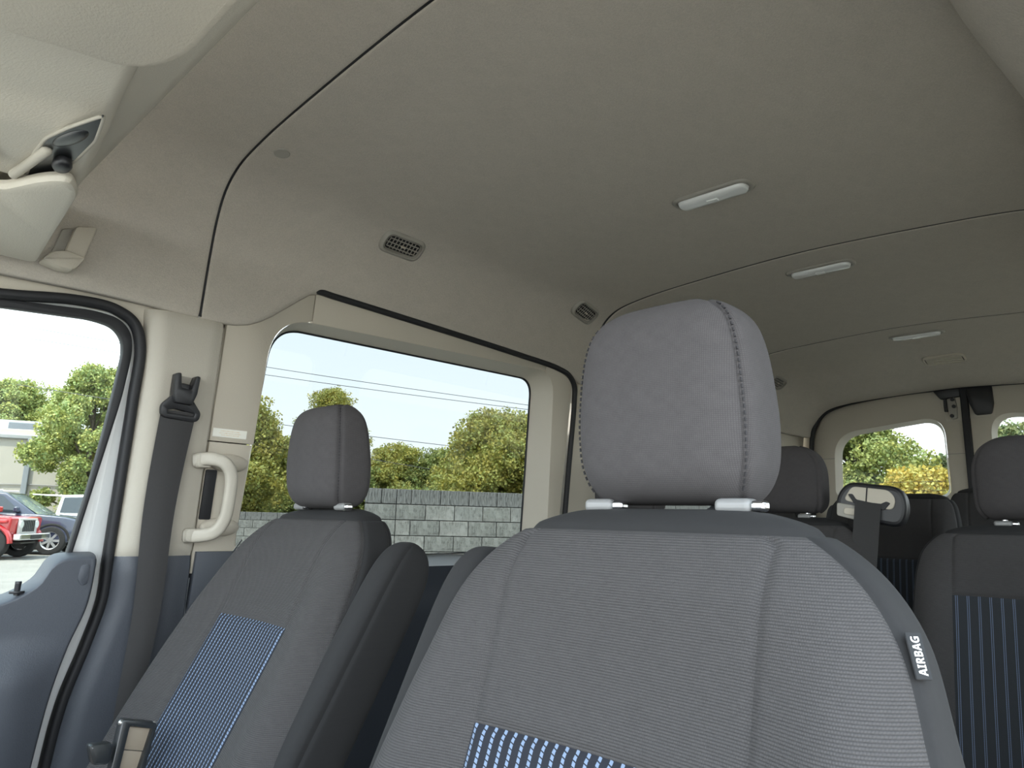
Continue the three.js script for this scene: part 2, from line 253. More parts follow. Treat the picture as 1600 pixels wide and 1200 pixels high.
// sliding door
const door2 = thing('door_2', 'sliding side door with cream window surround and dark lower panel', 'door', null, 'structure');
{
  const inner = roundPoly([[.795, .895], [1.935, .895], [1.885, 1.525], [.815, 1.492]], [.05, .05, .085, .11], 12);
  const glassL = roundPoly([[.815, .885], [1.868, .892], [1.838, 1.500], [.842, 1.483]], [.04, .04, .06, .085], 12);
  const P = (pts, d) => pts.map(([a, b]) => PW(a, b, d));
  const mix = (t) => inner.map((p, i) => [lerp(p[0], glassL[i][0], t), lerp(p[1], glassL[i][1], t)]);
  // surround pieces with fine joints between them
  const T = .016, d0 = -.016;
  const cut = (poly, lo, hi) => inner.filter(([a, b]) => poly(a, b)).sort(lo);
  const fcol = [[.699, 1.168], [.699, 1.64], [.918, 1.64], [.918, 1.502]];
  const arcTL = inner.filter(([a, b]) => a < .918 && b > 1.168).sort((p, q) => (q[0] - p[0]) || 0);
  part('surround_front', wallPiece([...fcol, ...arcTL, [arcTL[arcTL.length - 1][0] - .0035, 1.168]], [], T, d0, .0015), M.cream, door2);
  const lowL = inner.filter(([a, b]) => a < .86 && b < 1.165).sort((p, q) => q[1] - p[1]);
  part('surround_lower', wallPiece([[.699, .862], [.699, 1.1655], ...[[.8035, 1.1655]], ...lowL, [.86, .862]].reverse(), [], T, d0, .0015), M.cream, door2);
  const topP = inner.filter(([a, b]) => a > .9205 && a < 1.84 && b > 1.4).sort((p, q) => p[0] - q[0]);
  part('surround_header', wallPiece([[.9205, 1.64], [1.90, 1.64], [1.84, 1.531], ...topP.reverse(), [.9205, 1.5]].reverse(), [], T, d0, .0015), M.cream, door2);
  const rc = inner.filter(([a, b]) => a > 1.842 && b > .93).sort((p, q) => q[1] - p[1]);
  part('surround_rear', wallPiece([[1.9025, 1.64], [1.992, 1.64], [1.992, .862], [1.93, .862], ...rc.reverse(), [1.842, 1.531]], [], T, d0, .0015), M.cream, door2);
  part('window_reveal', loftLoops([P(inner, .001), P(mix(.06), -.003), P(mix(.2), -.012), P(mix(.95), -.058), P(glassL, -.062)]), M.creamLight, door2);
  const inset = glassL.map(([a, b]) => { const ca = 1.34, cb = 1.19; return [a + (ca - a) * .008, b + (cb - b) * .014]; });
  part('window_gasket', loftLoops([P(glassL, -.0605), P(inset, -.0600), P(inset, -.066)]), M.rubber, door2, 'black gasket line round the glass');
  part('window_glass', wallPiece(glassL, [], .004, -.068, 0), M.glassTint, door2);
  part('surround_backing', wallPiece([[.66, .85], [2.0, .85], [2.0, 1.64], [.66, 1.64]], [rrect(.803, .86, 1.94, 1.55, .04)], .006, -.034, 0), M.rubber, door2, 'dark carrier behind the cream surround');
  // lower dark panel with a shallow step, and its bright top ledge
  part('sill_ledge', gridGeo(40, 6, (u, v) => { const a = lerp(.80, 1.93, u); return PW(a, .860 + .030 * v, lerp(.006, -.06, v)); }), std(.60, .65, .70, .45), door2, 'pale window ledge');
  part('lower_panel', gridGeo(60, 50, (u, v) => { const a = lerp(.703, 1.988, u), b = lerp(.02, .860, v); return PW(a, b, -.004 + .012 * smooth(.80, .74, b) - .02 * smooth(.25, .1, b)); }), M.darkTrim, door2, 'dark lower door panel');
  part('front_lower_panel', wallPiece([[.703, .70], [.795, .70], [.795, .912], [.703, .912]], [], .012, .002, .002), M.slate, door2);
  // black opening seal under the roof lining and down the rear edge
  const sp = [[.900, 1.570], [.925, 1.579], [.97, 1.578], [1.3, 1.568], [1.7, 1.553], [1.9, 1.541], [1.965, 1.525], [1.998, 1.492], [2.006, 1.44], [2.01, 1.2], [2.015, .9], [2.02, .3]];
  part('opening_seal', sweep(smoothPath(sp.map(([a, b]) => PW(a, b, .006)), 160), (t) => oval(.003 + .006 * smooth(0, .12, t), .003 + .006 * smooth(0, .12, t), 12, 2.4), V(1, 0, 0)), M.rubber, door2, 'black rubber seal of the sliding door opening');
}
// rear quarter
{
  const q = thing('trim_4', 'cream rear quarter panel with side window behind the sliding door', 'side panel', null, 'structure');
  const win = rrect(2.50, .985, 3.70, 1.42, .08, 10), glassL = rrect(2.53, 1.00, 3.66, 1.40, .07, 10);
  part('quarter_panel', wallPiece([[2.03, .5], [4.10, .5], [4.10, 1.62], [2.03, 1.62]], [win], .018, -.02, .003), M.cream, q);
  part('window_reveal', loftLoops([win.map(([a, b]) => PW(a, b, -.003)), glassL.map(([a, b]) => PW(a, b, -.06))]), M.creamLight, q);
  part('window_glass', wallPiece(glassL, [], .004, -.064, 0), M.glassTint, q);
  part('lower_quarter', wallPiece([[2.03, .02], [4.10, .02], [4.10, .498], [2.03, .498]], [], .018, -.018, .003), M.darkTrim, q);
}

// ───────────────────────── rear doors ─────────────────────────
{
  const zr = -4.10;
  const seal = single('trim_5', sweep(smoothPath([V(-.775, .05, zr + .03), V(-.772, 1.0, zr + .03), V(-.762, 1.45, zr + .03), V(-.745, 1.545, zr + .03), V(-.69, 1.632, zr + .03), V(-.60, 1.672, zr + .03), V(-.35, 1.705, zr + .03), V(0, 1.716, zr + .03), V(.35, 1.705, zr + .03), V(.60, 1.672, zr + .03), V(.69, 1.632, zr + .03), V(.745, 1.545, zr + .03), V(.772, 1.0, zr + .03), V(.775, .05, zr + .03)], 160), oval(.011, .02, 12, 2.4), V(0, 0, 1)), M.rubber, 'black seal round the rear door opening', 'weatherstrip', null, 'structure');
  const frame = thing('wall_rear', 'rear body frame around the twin back doors', 'wall', null, 'structure');
  part('rear_frame', remap(extrude([[-.93, 0], [.93, 0], [.90, 1.62], [.80, 1.84], [-.80, 1.84], [-.90, 1.62]], [[[-.77, .06], [-.76, 1.47], [-.70, 1.63], [-.55, 1.69], [0, 1.715], [.55, 1.69], [.70, 1.63], [.76, 1.47], [.77, .06]].reverse()], .05, .003), (x, y, z) => V(x, y, zr - .02 - z)), M.cream, frame);
  for (const s of [-1, 1]) {
    const d = thing(s < 0 ? 'door_3' : 'door_4', s < 0 ? 'passenger side rear door with rounded window and cream trim' : 'driver side rear door with rounded window beyond the second row seat', 'door', null, 'structure');
    const X = (x) => s * x, out = [[X(.011), .03], [X(.775), .03], [X(.765), 1.47], [X(.70), 1.64], [X(.55), 1.695], [X(.011), 1.72]];
    const win = roundPoly([[X(.095), 1.17], [X(.655), 1.17], [X(.645), 1.520], [X(.10), 1.582]], [.05, .05, .13, .11], 10);
    const gl = roundPoly([[X(.112), 1.18], [X(.630), 1.18], [X(.622), 1.503], [X(.116), 1.565]], [.05, .05, .12, .10], 10);
    const ord = (p) => (s < 0 ? p.slice().reverse() : p);
    // upper and lower cream trims with the joint at 1.38 m, dark lower panel
    part('door_trim', remap(extrude(ord(out), [ord(win).slice().reverse()], .02, .003), (x, y, z) => V(x, y, zr - .02 + z)), M.cream, d);
    for (const [x0, x1] of [[.013, .100], [.648, .766]]) part('trim_joint', rbox(x1 - x0, .0035, .004, .001, X((x0 + x1) / 2), 1.385, zr + .0005), M.bezel, d);
    const P = (pts, z) => pts.map(([x, y]) => V(x, y, z));
    part('window_reveal', loftLoops([P(win, zr - .001), P(gl, zr - .045)]), M.creamLight, d);
    part('window_glass', remap(extrude(ord(gl), [], .004), (x, y, z) => V(x, y, zr - .05 + z)), M.glassRear, d);
    part('lower_panel', rbox(.74, 1.0, .012, .004, X(.395), .56, zr + .008), M.darkTrim, d);
    if (s < 0) {
      const wire = (y) => tube([V(-.62, y, zr - .043), V(-.37, y - .001, zr - .043), V(-.12, y, zr - .043)], .0012, 12, 5); part('demister_wire', wire(1.252), M.guide, d, 'thin heating wire on the glass'); part('demister_wire', wire(1.205), M.guide, d);
      // open latch bay at the top corner
      const L = new THREE.Group(); L.name = 'latch_bay'; d.add(L);
      part('bay_plate', remap(extrude(roundPoly([[-.012, 1.552], [-.088, 1.548], [-.118, 1.70], [-.012, 1.712]], .006, 3), [], .004, .001), (x, y, z) => V(x, y, zr + z)), M.creamLight, L, 'bare cream metal plate');
      part('latch_body', remap(extrude(roundPoly([[-.035, 1.56], [-.060, 1.555], [-.068, 1.60], [-.075, 1.66], [-.04, 1.672], [-.033, 1.62]], .006, 3), [], .02, .003), (x, y, z) => V(x, y, zr + .004 + z)), M.bezel, L);
      part('latch_rod', rbox(.014, .07, .016, .003, -.083, 1.632, zr + .014), M.blackPlastic, L);
      for (const [x, y] of [[-.048, 1.655], [-.044, 1.62], [-.056, 1.573]]) { const g = cyl(.009, .009, .012, 16); g.rotateX(Math.PI / 2); g.translate(x, y, zr + .026); part('bolt', g, M.blackPlastic, L); }
      part('bay_shroud', remap(extrude(roundPoly([[-.10, 1.66], [-.135, 1.712], [-.012, 1.722], [-.012, 1.668]], .006, 3), [], .03, .004), (x, y, z) => V(x, y, zr + .008 + z)), M.blackPlastic, L, 'black plastic latch shroud');
    } else {
      part('latch_cover', remap(extrude(roundPoly([[.045, 1.568], [.112, 1.57], [.125, 1.62], [.122, 1.71], [.012, 1.725], [.022, 1.63]].slice(), .01, 4), [], .03, .006), (x, y, z) => V(x, y, zr + .004 + z)), M.blackPlastic, d, 'black plastic latch cover');
      part('cover_plate', remap(extrude(roundPoly([[.014, 1.556], [.122, 1.560], [.130, 1.70], [.014, 1.71]], .006, 3), [], .004, .001), (x, y, z) => V(x, y, zr + z)), M.creamLight, d);
    }
  }
  single('trim_6', rbox(.034, 1.70, .03, .006, 0, .885, zr + .004), M.rubber, 'black rubber strip between the two rear doors', 'weatherstrip', null, 'structure');
}

// ───────────────────────── fittings on the roof lining ─────────────────────────
// place a group on the lining near profile position x at distance a; local x = rearward, y = up the lining, z = into the cabin
function onLining(o, x, a) {
  let best = 0, bd = 9; for (let i = 0; i <= 1000; i++) { const p = roofPoint(i / 1000, a); const d = Math.abs(p.x - x); if (d < bd) { bd = d; best = i / 1000; } }
  const p = roofPoint(best, a), du = roofPoint(best + .003, a).sub(roofPoint(best - .003, a)).normalize(), da = roofPoint(best, a + .02).sub(roofPoint(best, a - .02)).normalize();
  const n = da.clone().cross(du).normalize(); if (n.y > 0) n.negate(); const X = da.clone(), Y = n.clone().cross(X).normalize();
  o.matrix.makeBasis(X, Y, n).setPosition(p); o.matrix.decompose(o.position, o.quaternion, o.scale);
}
const stadium = (w, h, r, n = 8) => rrect(-w / 2, -h / 2, w / 2, h / 2, r, n);
const loopAt = (pts, z, s = 1, sy = s) => pts.map(([x, y]) => V(x * s, y * sy, z));
function makeVent() {
  const g = new THREE.Group();
  const o = stadium(.142, .072, .030), i1 = stadium(.128, .058, .024), i2 = stadium(.120, .050, .021), i3 = stadium(.112, .043, .018);
  part('bezel', loftLoops([loopAt(o, -.004), loopAt(o, .005), loopAt(i1, .011), loopAt(i2, .011), loopAt(i2, .002)]), M.bezel, g);
  part('inner_ring', loftLoops([loopAt(i2, .003, .97), loopAt(i2, .009, .955), loopAt(i3, .009), loopAt(i3, .002)]), M.bezel, g);
  part('duct', extrude(i2, [], .003).translate(0, 0, -.0005), M.blackPlastic, g, 'dark duct behind the louvres');
  for (let k = -1; k <= 1; k++) part('louvre', rbox(k ? .098 : .108, .0032, .0035, .001, 0, k * .0125, .0075), M.bezel, g);
  for (let k = -4; k <= 4; k++) part('vane', rbox(.0026, .038 - Math.max(0, Math.abs(k) - 3) * .01, .0025, .0008, k * .0118, 0, .0048), M.bezel, g);
  part('thumb_tab', rbox(.016, .006, .006, .002, 0, 0, .010), M.cream, g); return g;
}
const vents = [[-.727, 1.128, 'oval louvred roof vent above the front part of the sliding door window'], [-.727, 1.955, 'oval louvred air vent on the roof side above the sliding door rear corner'], [-.727, 3.57, 'oval louvred air vent on the roof side near the rear door']];
for (const [x, a, l] of vents) { const g = makeVent(); g.name = numbered('roof_vent'); scene.add(g); onLining(g, x, a); meta(g, l, 'air vent', 'louvred roof side vents'); }
function makeLamp() {
  const g = new THREE.Group(), o = stadium(.072, .215, .034), a = stadium(.064, .205, .031), b = stadium(.050, .190, .024), c = stadium(.040, .178, .019);
  part('bezel', loftLoops([loopAt(o, -.002), loopAt(o, .004), loopAt(a, .008), loopAt(b, .007), loopAt(b, .003)]), M.bezel, g);
  part('lens', loftLoops([loopAt(b, .004, .99), loopAt(b, .011, .97), loopAt(c, .016), loopAt(c, .0175, .5), loopAt(c, .018, .01)]), M.lens, g, 'clear white lamp lens');
  part('switch', rbox(.014, .03, .005, .002, 0, 0, .0185), M.lens, g); return g;
}
for (const [a, l] of [[1.555, 'white dome lamp on the roof ahead of the second lining joint'], [2.26, 'white dome lamp on the roof just behind the second lining joint'], [3.325, 'white dome lamp on the roof just behind the rearmost lining joint']]) { const g = makeLamp(); g.name = numbered('dome_lamp'); scene.add(g); onLining(g, 0, a); meta(g, l, 'lamp', 'unlit dome lamps along the roof'); }
{
  const g = thing('roof_grille', 'cream slotted grille on the roof between the rear dome lamp and the back doors', 'grille'); onLining(g, .01, 3.72);
  const o = stadium(.085, .175, .03), i = stadium(.07, .158, .024);
  part('bezel', loftLoops([loopAt(o, -.002), loopAt(o, .006), loopAt(i, .010), loopAt(i, .004)]), M.cream, g); part('backing', extrude(i, [], .003), M.blackPlastic, g);
  for (let k = -2; k <= 2; k++) part('slat', rbox(.010, .148, .006, .002, k * .0135, 0, .006), M.cream, g);
}
{ const g = thing('lining_cap', 'small round plug in the roof lining beside the first joint', 'cap'); onLining(g, -.589, .683); part('disc', new THREE.LatheGeometry([[0, .0022], [.015, .0022], [.0175, .0012], [.018, -.002]].map(([r, y]) => new THREE.Vector2(r, y)), 28).rotateX(Math.PI / 2), M.bezel, g); }
// air duct bulge along the driver side of the roof
{
  const g = thing('trim_7', 'cloth covered air duct bulge along the driver side of the roof', 'duct', null, 'structure');
  part('duct_cover', gridGeo(40, 80, (u, v) => { const a = lerp(.64, 4.0, v), ix = lerp(.60, .665, smooth(1.0, 1.5, a)) + .03 * Math.sin(a * 2.2); const t = u * Math.PI * .5, x = lerp(ix, .80, 1 - Math.cos(t)), y = lerp(1.812, 1.60, Math.sin(t)); return V(x, y + .01 * Math.sin(u * 7), -a); }), M.liner, g);
}

// ───────────────────────── overhead shelf, console, visors ─────────────────────────
{
  const sh = thing('overhead_shelf', 'cream overhead shelf across the front with a rounded rear lip', 'shelf');
  const secS = roundPoly([[.15, 1.530], [-.10, 1.533], [-.245, 1.546], [-.292, 1.565], [-.312, 1.592], [-.300, 1.612], [-.262, 1.592], [-.1, 1.556], [.15, 1.55]], .012, 4);
  part('shelf_body', remap(extrude(secS, [], 1.58, .002), (z, y, x) => V(x - .79, y, z)), M.creamLight, sh);
  // centre console between the visors
  const co = thing('overhead_console', 'cream overhead console with dark triangular switch recess between the sun visors', 'console');
  const rear = table([[-.44, -.272], [-.377, -.268], [-.19, -.247], [-.037, -.231], [.03, -.222], [.06, -.22]]);
  const top = (x, z) => { const e = Math.min(x + .44, .06 - x, z - rear(x)); const edge = 1 - Math.sqrt(clamp(1 - (1 - clamp(e / .02)) ** 2)); const scoop = .014 * smooth(-.235, -.15, x + .35 * (z + .2)) ; return 1.494 + scoop + .034 * edge; };
  const cz = (x) => (x < .35 ? .5 * Math.pow(x / .35, 2) * .35 * 2 : .35 + (x - .35)), cu = (x) => x - .12 * Math.sin(2 * Math.PI * x) / (2 * Math.PI) * 3;
  part('console_shell', gridGeo(90, 70, (u, v) => { const x = lerp(-.44, .06, cu(u)), z = lerp(rear(x), .10, cz(v)); return V(x, top(x, z), z); }), M.creamLight, co);
  const flat = (poly, y0, h, b) => remap(extrude(poly, [], h, b), (x, mz, d) => V(x, y0 - d, -mz));
  const tri = [[-.133, .222], [-.199, .200], [-.256, .186], [-.323, .186], [-.418, .197], [-.377, .219], [-.298, .232], [-.21, .234]];
  part('recess_panel', flat(roundPoly(tri, .008, 4), 1.496, .004, .001), M.gloss, co, 'dark glossy triangular switch panel');
  const rimPath = roundPoly(tri, .01, 4).map(([x, z]) => V(x, 1.4935, -z)); part('recess_rim', new THREE.TubeGeometry(new THREE.CatmullRomCurve3(rimPath, true, 'centripetal'), 120, .0026, 8, true), M.creamLight, co);
  part('rocker', new THREE.SphereGeometry(1, 24, 14).scale(.040, .006, .011).rotateY(.25).translate(-.228, 1.4925, -.2085), M.gloss, co, 'oval dark rocker');
  part('knob', new THREE.LatheGeometry([[0, -.022], [.012, -.021], [.0155, -.014], [.0145, -.004], [.012, 0]].map(([r, y]) => new THREE.Vector2(r, y)), 24).scale(1.3, .72, .8).translate(-.303, 1.492, -.2185), M.blackPlastic, co, 'black knob');
  part('ridge', new THREE.CapsuleGeometry(.007, .12, 6, 14).rotateZ(Math.PI / 2).rotateY(.12).translate(-.345, 1.489, -.187), M.creamLight, co);
  for (let k = 0; k < 3; k++) part('slot', rbox(.05, .002, .0025, .0008, -.272 - k * .014, 1.4935, -.118 - k * .004).rotateY(0), M.blackPlastic, co, 'short dark slot');
  // visors
  const vp = thing('sun_visor', 'pale sun visor folded flat above the front passenger door', 'sun visor');
  part('visor_pad', flat(roundPoly([[-.885, -.06], [-.885, .293], [-.60, .278], [-.365, .258], [-.318, .235], [-.352, .206], [-.44, .17], [-.46, -.06]].map(([x, z]) => [Math.max(x, -.775), z]), .022, 6), 1.489, .020, .008), M.creamLight, vp);
  part('visor_hinge', tube([V(-.38, 1.482, -.15), V(-.33, 1.492, -.13), V(-.3, 1.497, -.12)], .005, 10, 8), M.creamLight, vp);
  const vd = thing('sun_visor', 'broad cream sun visor folded flat above the driver seat', 'sun visor');
  part('visor_pad', flat(roundPoly([[-.003, .06], [.0, .10], [.014, .141], [.024, .195], [.060, .225], [.108, .237], [.216, .236], [.74, .23], [.74, -.08], [0, -.08]], .03, 6), 1.492, .022, .009), M.cream, vd);
  part('visor_hinge', tube([V(.70, 1.49, .06), V(.76, 1.50, .06)], .005, 6, 8), M.creamLight, vd);
  // loop-shaped coat hook on the lining behind the visor
  const hk = thing('coat_hook', 'cream moulded coat hook on the lining beside the passenger visor', 'hook');
  const K = (pts, h, d0, b = .003) => remap(extrude(pts, [], h, b), (a, y, d) => V(-.800 + .1 * (y - 1.5) + d0 + d, y, -a));
  part('hook_plate', K(roundPoly([[.338, 1.505], [.350, 1.566], [.388, 1.575], [.372, 1.500]], .006, 4), .024, 0), M.cream, hk);
  part('hook_arm', K(roundPoly([[.296, 1.478], [.330, 1.470], [.356, 1.470], [.374, 1.502], [.338, 1.508], [.314, 1.500]], .010, 5), .040, .004, .006), M.cream, hk);
  part('hook_back', K(roundPoly([[.318, 1.500], [.330, 1.558], [.352, 1.566], [.342, 1.506]], .004, 3), .006, .002), M.bezel, hk);
}

// ───────────────────────── seats ─────────────────────────
// A cushion body is a stack of horizontal rings: half width W(y), depth T(y), centre line zc(y). S(phi, y): phi 90° faces forward.
function ringBody(d) {
  return (phi, y) => {
    const n = d.n ?? 4, c = Math.cos(phi), s = Math.sin(phi), W = d.W(y), T = d.T(y);
    const x = W * Math.sign(c) * Math.abs(c) ** (2 / n); let z = T / 2 * Math.sign(s) * Math.abs(s) ** (2 / n);
    if (d.bump && s > 0) z += d.bump(x, y, W) * smooth(0, .8, s) * clamp(T / d.T0);
    return V(x, y, d.zc(y) + z);
  };
}
// one sewn panel of a ring body, with its edges sunk into the seam
function sewn(S, zc, pa, pb, ya, yb, nu, nv, o = {}) {
  const g0 = o.groove ?? .0035, wd = o.width ?? .005, e = (x) => lerp(x, x * x * (3 - 2 * x), .75), P = [], uv = [];
  for (let j = 0; j <= nv; j++) { const y = o.yMap ? o.yMap(j / nv) : lerp(ya, yb, e(j / nv)); const row = []; for (let i = 0; i <= nu; i++) row.push(S(lerp(pa(y), pb(y), e(i / nu)), y)); P.push(row); }
  const flat = []; for (const r of P) for (const p of r) flat.push(p.x, p.y, p.z);
  const idx = []; for (let j = 0; j < nv; j++) for (let i = 0; i < nu; i++) { const a = j * (nu + 1) + i; idx.push(a, a + 1, a + nu + 2, a, a + nu + 2, a + nu + 1); }
  const g = new THREE.BufferGeometry(); g.setAttribute('position', new THREE.Float32BufferAttribute(flat, 3)); g.setIndex(idx); g.computeVertexNormals();
  const pos = g.attributes.position, nor = g.attributes.normal, edges = o.edges ?? 'lrtb', N = V(), Q = V();
  let sign = 0; for (let k = 0; k < pos.count; k += 7) { Q.fromBufferAttribute(pos, k); N.fromBufferAttribute(nor, k); sign += N.dot(V(Q.x, 0, Q.z - zc(Q.y))); }
  const sg = sign < 0 ? -1 : 1, off = [];
  for (let j = 0; j <= nv; j++) for (let i = 0; i <= nu; i++) {
    let d = 9; const p = P[j][i];
    if (edges.includes('l')) d = Math.min(d, p.distanceTo(P[j][0])); if (edges.includes('r')) d = Math.min(d, p.distanceTo(P[j][nu]));
    if (edges.includes('b')) d = Math.min(d, p.distanceTo(P[0][i])); if (edges.includes('t')) d = Math.min(d, p.distanceTo(P[nv][i]));
    off.push(g0 * Math.exp(-((d / wd) ** 2)));
    const u = o.uv ? o.uv(p) : [p.x, p.y * 1.06]; uv.push(u[0], u[1]);
  }
  for (let k = 0; k < pos.count; k++) { N.fromBufferAttribute(nor, k); Q.fromBufferAttribute(pos, k).addScaledVector(N, -sg * off[k]); pos.setXYZ(k, Q.x, Q.y, Q.z); }
  if (sg < 0) { const ix = g.index.array; for (let k = 0; k < ix.length; k += 3) { const t = ix[k]; ix[k] = ix[k + 1]; ix[k + 1] = t; } }
  g.setAttribute('uv', new THREE.Float32BufferAttribute(uv, 2)); g.computeVertexNormals(); return g;
}
const K = (v) => () => v, PI = Math.PI;
function stitches(S, phi, y0, y1, n, m, parent, lift = .0005) {        // short raised threads along a seam
  const gs = []; for (let k = 0; k < n; k++) { const ya = lerp(y0, y1, (k + .15) / n), yb = lerp(y0, y1, (k + .75) / n); const a = S(phi, ya), b = S(phi, yb); gs.push(new THREE.TubeGeometry(new THREE.LineCurve3(a, b), 1, .0011, 5)); }
  part('stitching', mergeGeometries(gs), m, parent, 'dark seam stitching');
}
const topEase = (y0, y1, f) => (t) => lerp(y0, y1, t < f ? t / f * .8 : .8 + .2 * Math.sin((t - f) / (1 - f) * PI / 2));
function makeSeat(o) {
  const g = new THREE.Group(), m = o.m, k = o.recline, yT = o.top, yB = o.bottom ?? .46;
  const zc = (y) => k * (yT - y);
  const W = smoothTable(o.widths), T0 = o.thick ?? .105;
  const T = (y) => T0 * Math.pow(clamp(1 - clamp((y - (yT - .05)) / .05) ** 2.4), .5) * lerp(1, 1.12, smooth(yT - .1, yT - .4, y));
  const bump = (x, y, w) => { const lo = smooth(yT - .03, yT - .2, y), b = Math.abs(x) / w; return .026 * lo * Math.exp(-(((b - .80) / .20) ** 2)) - .012 * lo * Math.exp(-((b / .5) ** 2)) + .010 * smooth(yT - .02, yT - .08, y) * (1 - lo); };
  const S = ringBody({ W, T, zc, bump, T0, n: o.n ?? 4 });
  const pf = .27, xs = o.seam, ps = (y) => Math.acos(clamp((xs / Math.max(W(y), xs * 1.25)) ** 2)), y1 = yT - .019;
  const uvF = (p) => [p.x, p.y * 1.06], uvS = (p) => [p.z, p.y];
  const back = new THREE.Group(); back.name = 'backrest'; g.add(back);
  part('bolster', sewn(S, zc, K(pf), ps, yB, y1, 26, 80, { uv: uvF }), m.knit, back);
  part('bolster', sewn(S, zc, (y) => PI - ps(y), K(PI - pf), yB, y1, 26, 80, { uv: uvF }), m.knit, back);
  part('centre_panel', sewn(S, zc, ps, (y) => PI - ps(y), o.insertTop, y1, 40, 50, { uv: uvF }), m.knit, back);
  part('striped_insert', sewn(S, zc, ps, (y) => PI - ps(y), yB, o.insertTop, 40, 40, { uv: uvF }), m.stripe, back, 'dark insert with pale blue stripes');
  part('side_gusset', sewn(S, zc, K(pf), K(-pf), yB, y1, 22, 80, { uv: uvS }), m.side, back);
  part('side_gusset', sewn(S, zc, K(PI - pf), K(PI + pf), yB, y1, 22, 80, { uv: uvS }), m.side, back);
  part('back_cover', sewn(S, zc, K(-pf), K(-PI + pf), yB, y1, 30, 40, { uv: uvF }), m.side, back);
  part('top_gusset', sewn(S, zc, K(0), K(2 * PI), y1, yT, 140, 16, { edges: 'b', yMap: (t) => lerp(y1, yT, Math.sin(t * PI / 2)), uv: uvF }), m.side, back);
  // headrest
  if (o.head) {
    const h = o.head, hr = new THREE.Group(); hr.name = 'headrest'; g.add(hr);
    const Wh = smoothTable(h.widths), c = (h.y0 + h.y1) / 2, hh = (h.y1 - h.y0) / 2;
    const Th = (y) => h.thick * Math.pow(clamp(1 - Math.abs((y - c) / hh) ** 5), .42) * lerp(1, .86, smooth(c - .02, h.y1, y));
    const zh = (y) => h.z + (h.lean ?? 0) * (y - c) ;
    const SH = ringBody({ W: Wh, T: Th, zc: zh, T0: h.thick, n: 4.2, bump: (x, y, w) => .010 * (1 - (x / w) ** 2) });
    const e = (t) => lerp(h.y0, h.y1, .5 - .5 * Math.cos(t * PI)), q = .52;
    part('front_panel', sewn(SH, zh, K(q), K(PI - q), 0, 0, 40, 44, { yMap: e, edges: 'lr', uv: uvF }), m.head, hr);
    part('side_panel', sewn(SH, zh, K(q), K(-q), 0, 0, 22, 44, { yMap: e, edges: 'lr', uv: uvS }), m.headSide, hr);
    part('side_panel', sewn(SH, zh, K(PI - q), K(PI + q), 0, 0, 22, 44, { yMap: e, edges: 'lr', uv: uvS }), m.headSide, hr);
    part('rear_panel', sewn(SH, zh, K(-q), K(-PI + q), 0, 0, 30, 30, { yMap: e, edges: 'lr', uv: uvF }), m.headSide, hr);
    if (h.stitch) for (const f of [q, PI - q]) stitches(SH, f, h.y0 + .012, h.y1 - .010, 30, M.thread, hr);
    for (const s of [-1, 1]) {
      part('post', cyl(.006, .006, .09, 14, s * h.post, h.y0 - .01, h.z), M.chrome, hr, 'chrome headrest post');
      const gd = part('post_guide', rbox(.036, .014, .024, .006, s * h.post, yT + .003, zc(yT) + (h.z + .018) * .7), M.guide, hr, 'pale plastic post guide');
      part('release_button', rbox(.014, .010, .014, .004, s * h.post + .024, yT + .003, zc(yT) + .004 + (h.z + .018) * .7), M.chrome, hr);
    }
  }
  // cushion and pedestal
  const zf = zc(yB);
  const cush = new THREE.Group(); cush.name = 'cushion'; g.add(cush);
  part('cushion_pad', rbox(W(yB) * 2, .13, .50, .05, 0, .42, zf + .23), m.knit, cush); part('cushion_base', rbox(W(yB) * 1.9, .10, .46, .02, 0, .31, zf + .22), M.blackPlastic, cush);
  part('pedestal', rbox(W(yB) * 1.7, .26, .42, .015, 0, .13, zf + .22), M.blackPlastic, g);
  return { g, S, zc, W };
}
function armrest(parent, x, p0, p1, w, t, m) {                       // long padded armrest folded up against the backrest
  const L = p1.clone().sub(p0).length(), grp = new THREE.Group(); grp.name = 'armrest'; parent.add(grp);
  const dir = p1.clone().sub(p0).normalize(), fwd = V(1, 0, 0).cross(dir).normalize().multiplyScalar(-1);
  if (fwd.z < 0) fwd.negate();
  const ring = (phi, s) => { const k = Math.pow(clamp(1 - Math.abs(2 * s / L - 1) ** 7), .5), c = Math.cos(phi), q = Math.sin(phi); const X = w * k ** .6 * Math.sign(c) * Math.abs(c) ** .55, Z = t * k * Math.sign(q) * Math.abs(q) ** .6; return p0.clone().addScaledVector(dir, s).addScaledVector(V(1, 0, 0), X + x).addScaledVector(fwd, Z); };
  const mk = (a, b, nu) => gridGeo(nu, 50, (u, v) => { const s = L * (.5 - .5 * Math.cos(v * PI)), ph = lerp(a, b, u), p = ring(ph, s); const d = Math.min(u, 1 - u) * (b - a) * .05, c = p0.clone().addScaledVector(dir, s); c.x += x; return p.lerp(c, .07 * Math.exp(-((d / .006) ** 2))); }, (p) => [p.x, p.y]);
  part('front_pad', mk(.55, PI - .55, 24), m, grp); part('side_pad', mk(-PI - .55, .55, 60).translate(0, 0, 0), m, grp);
}
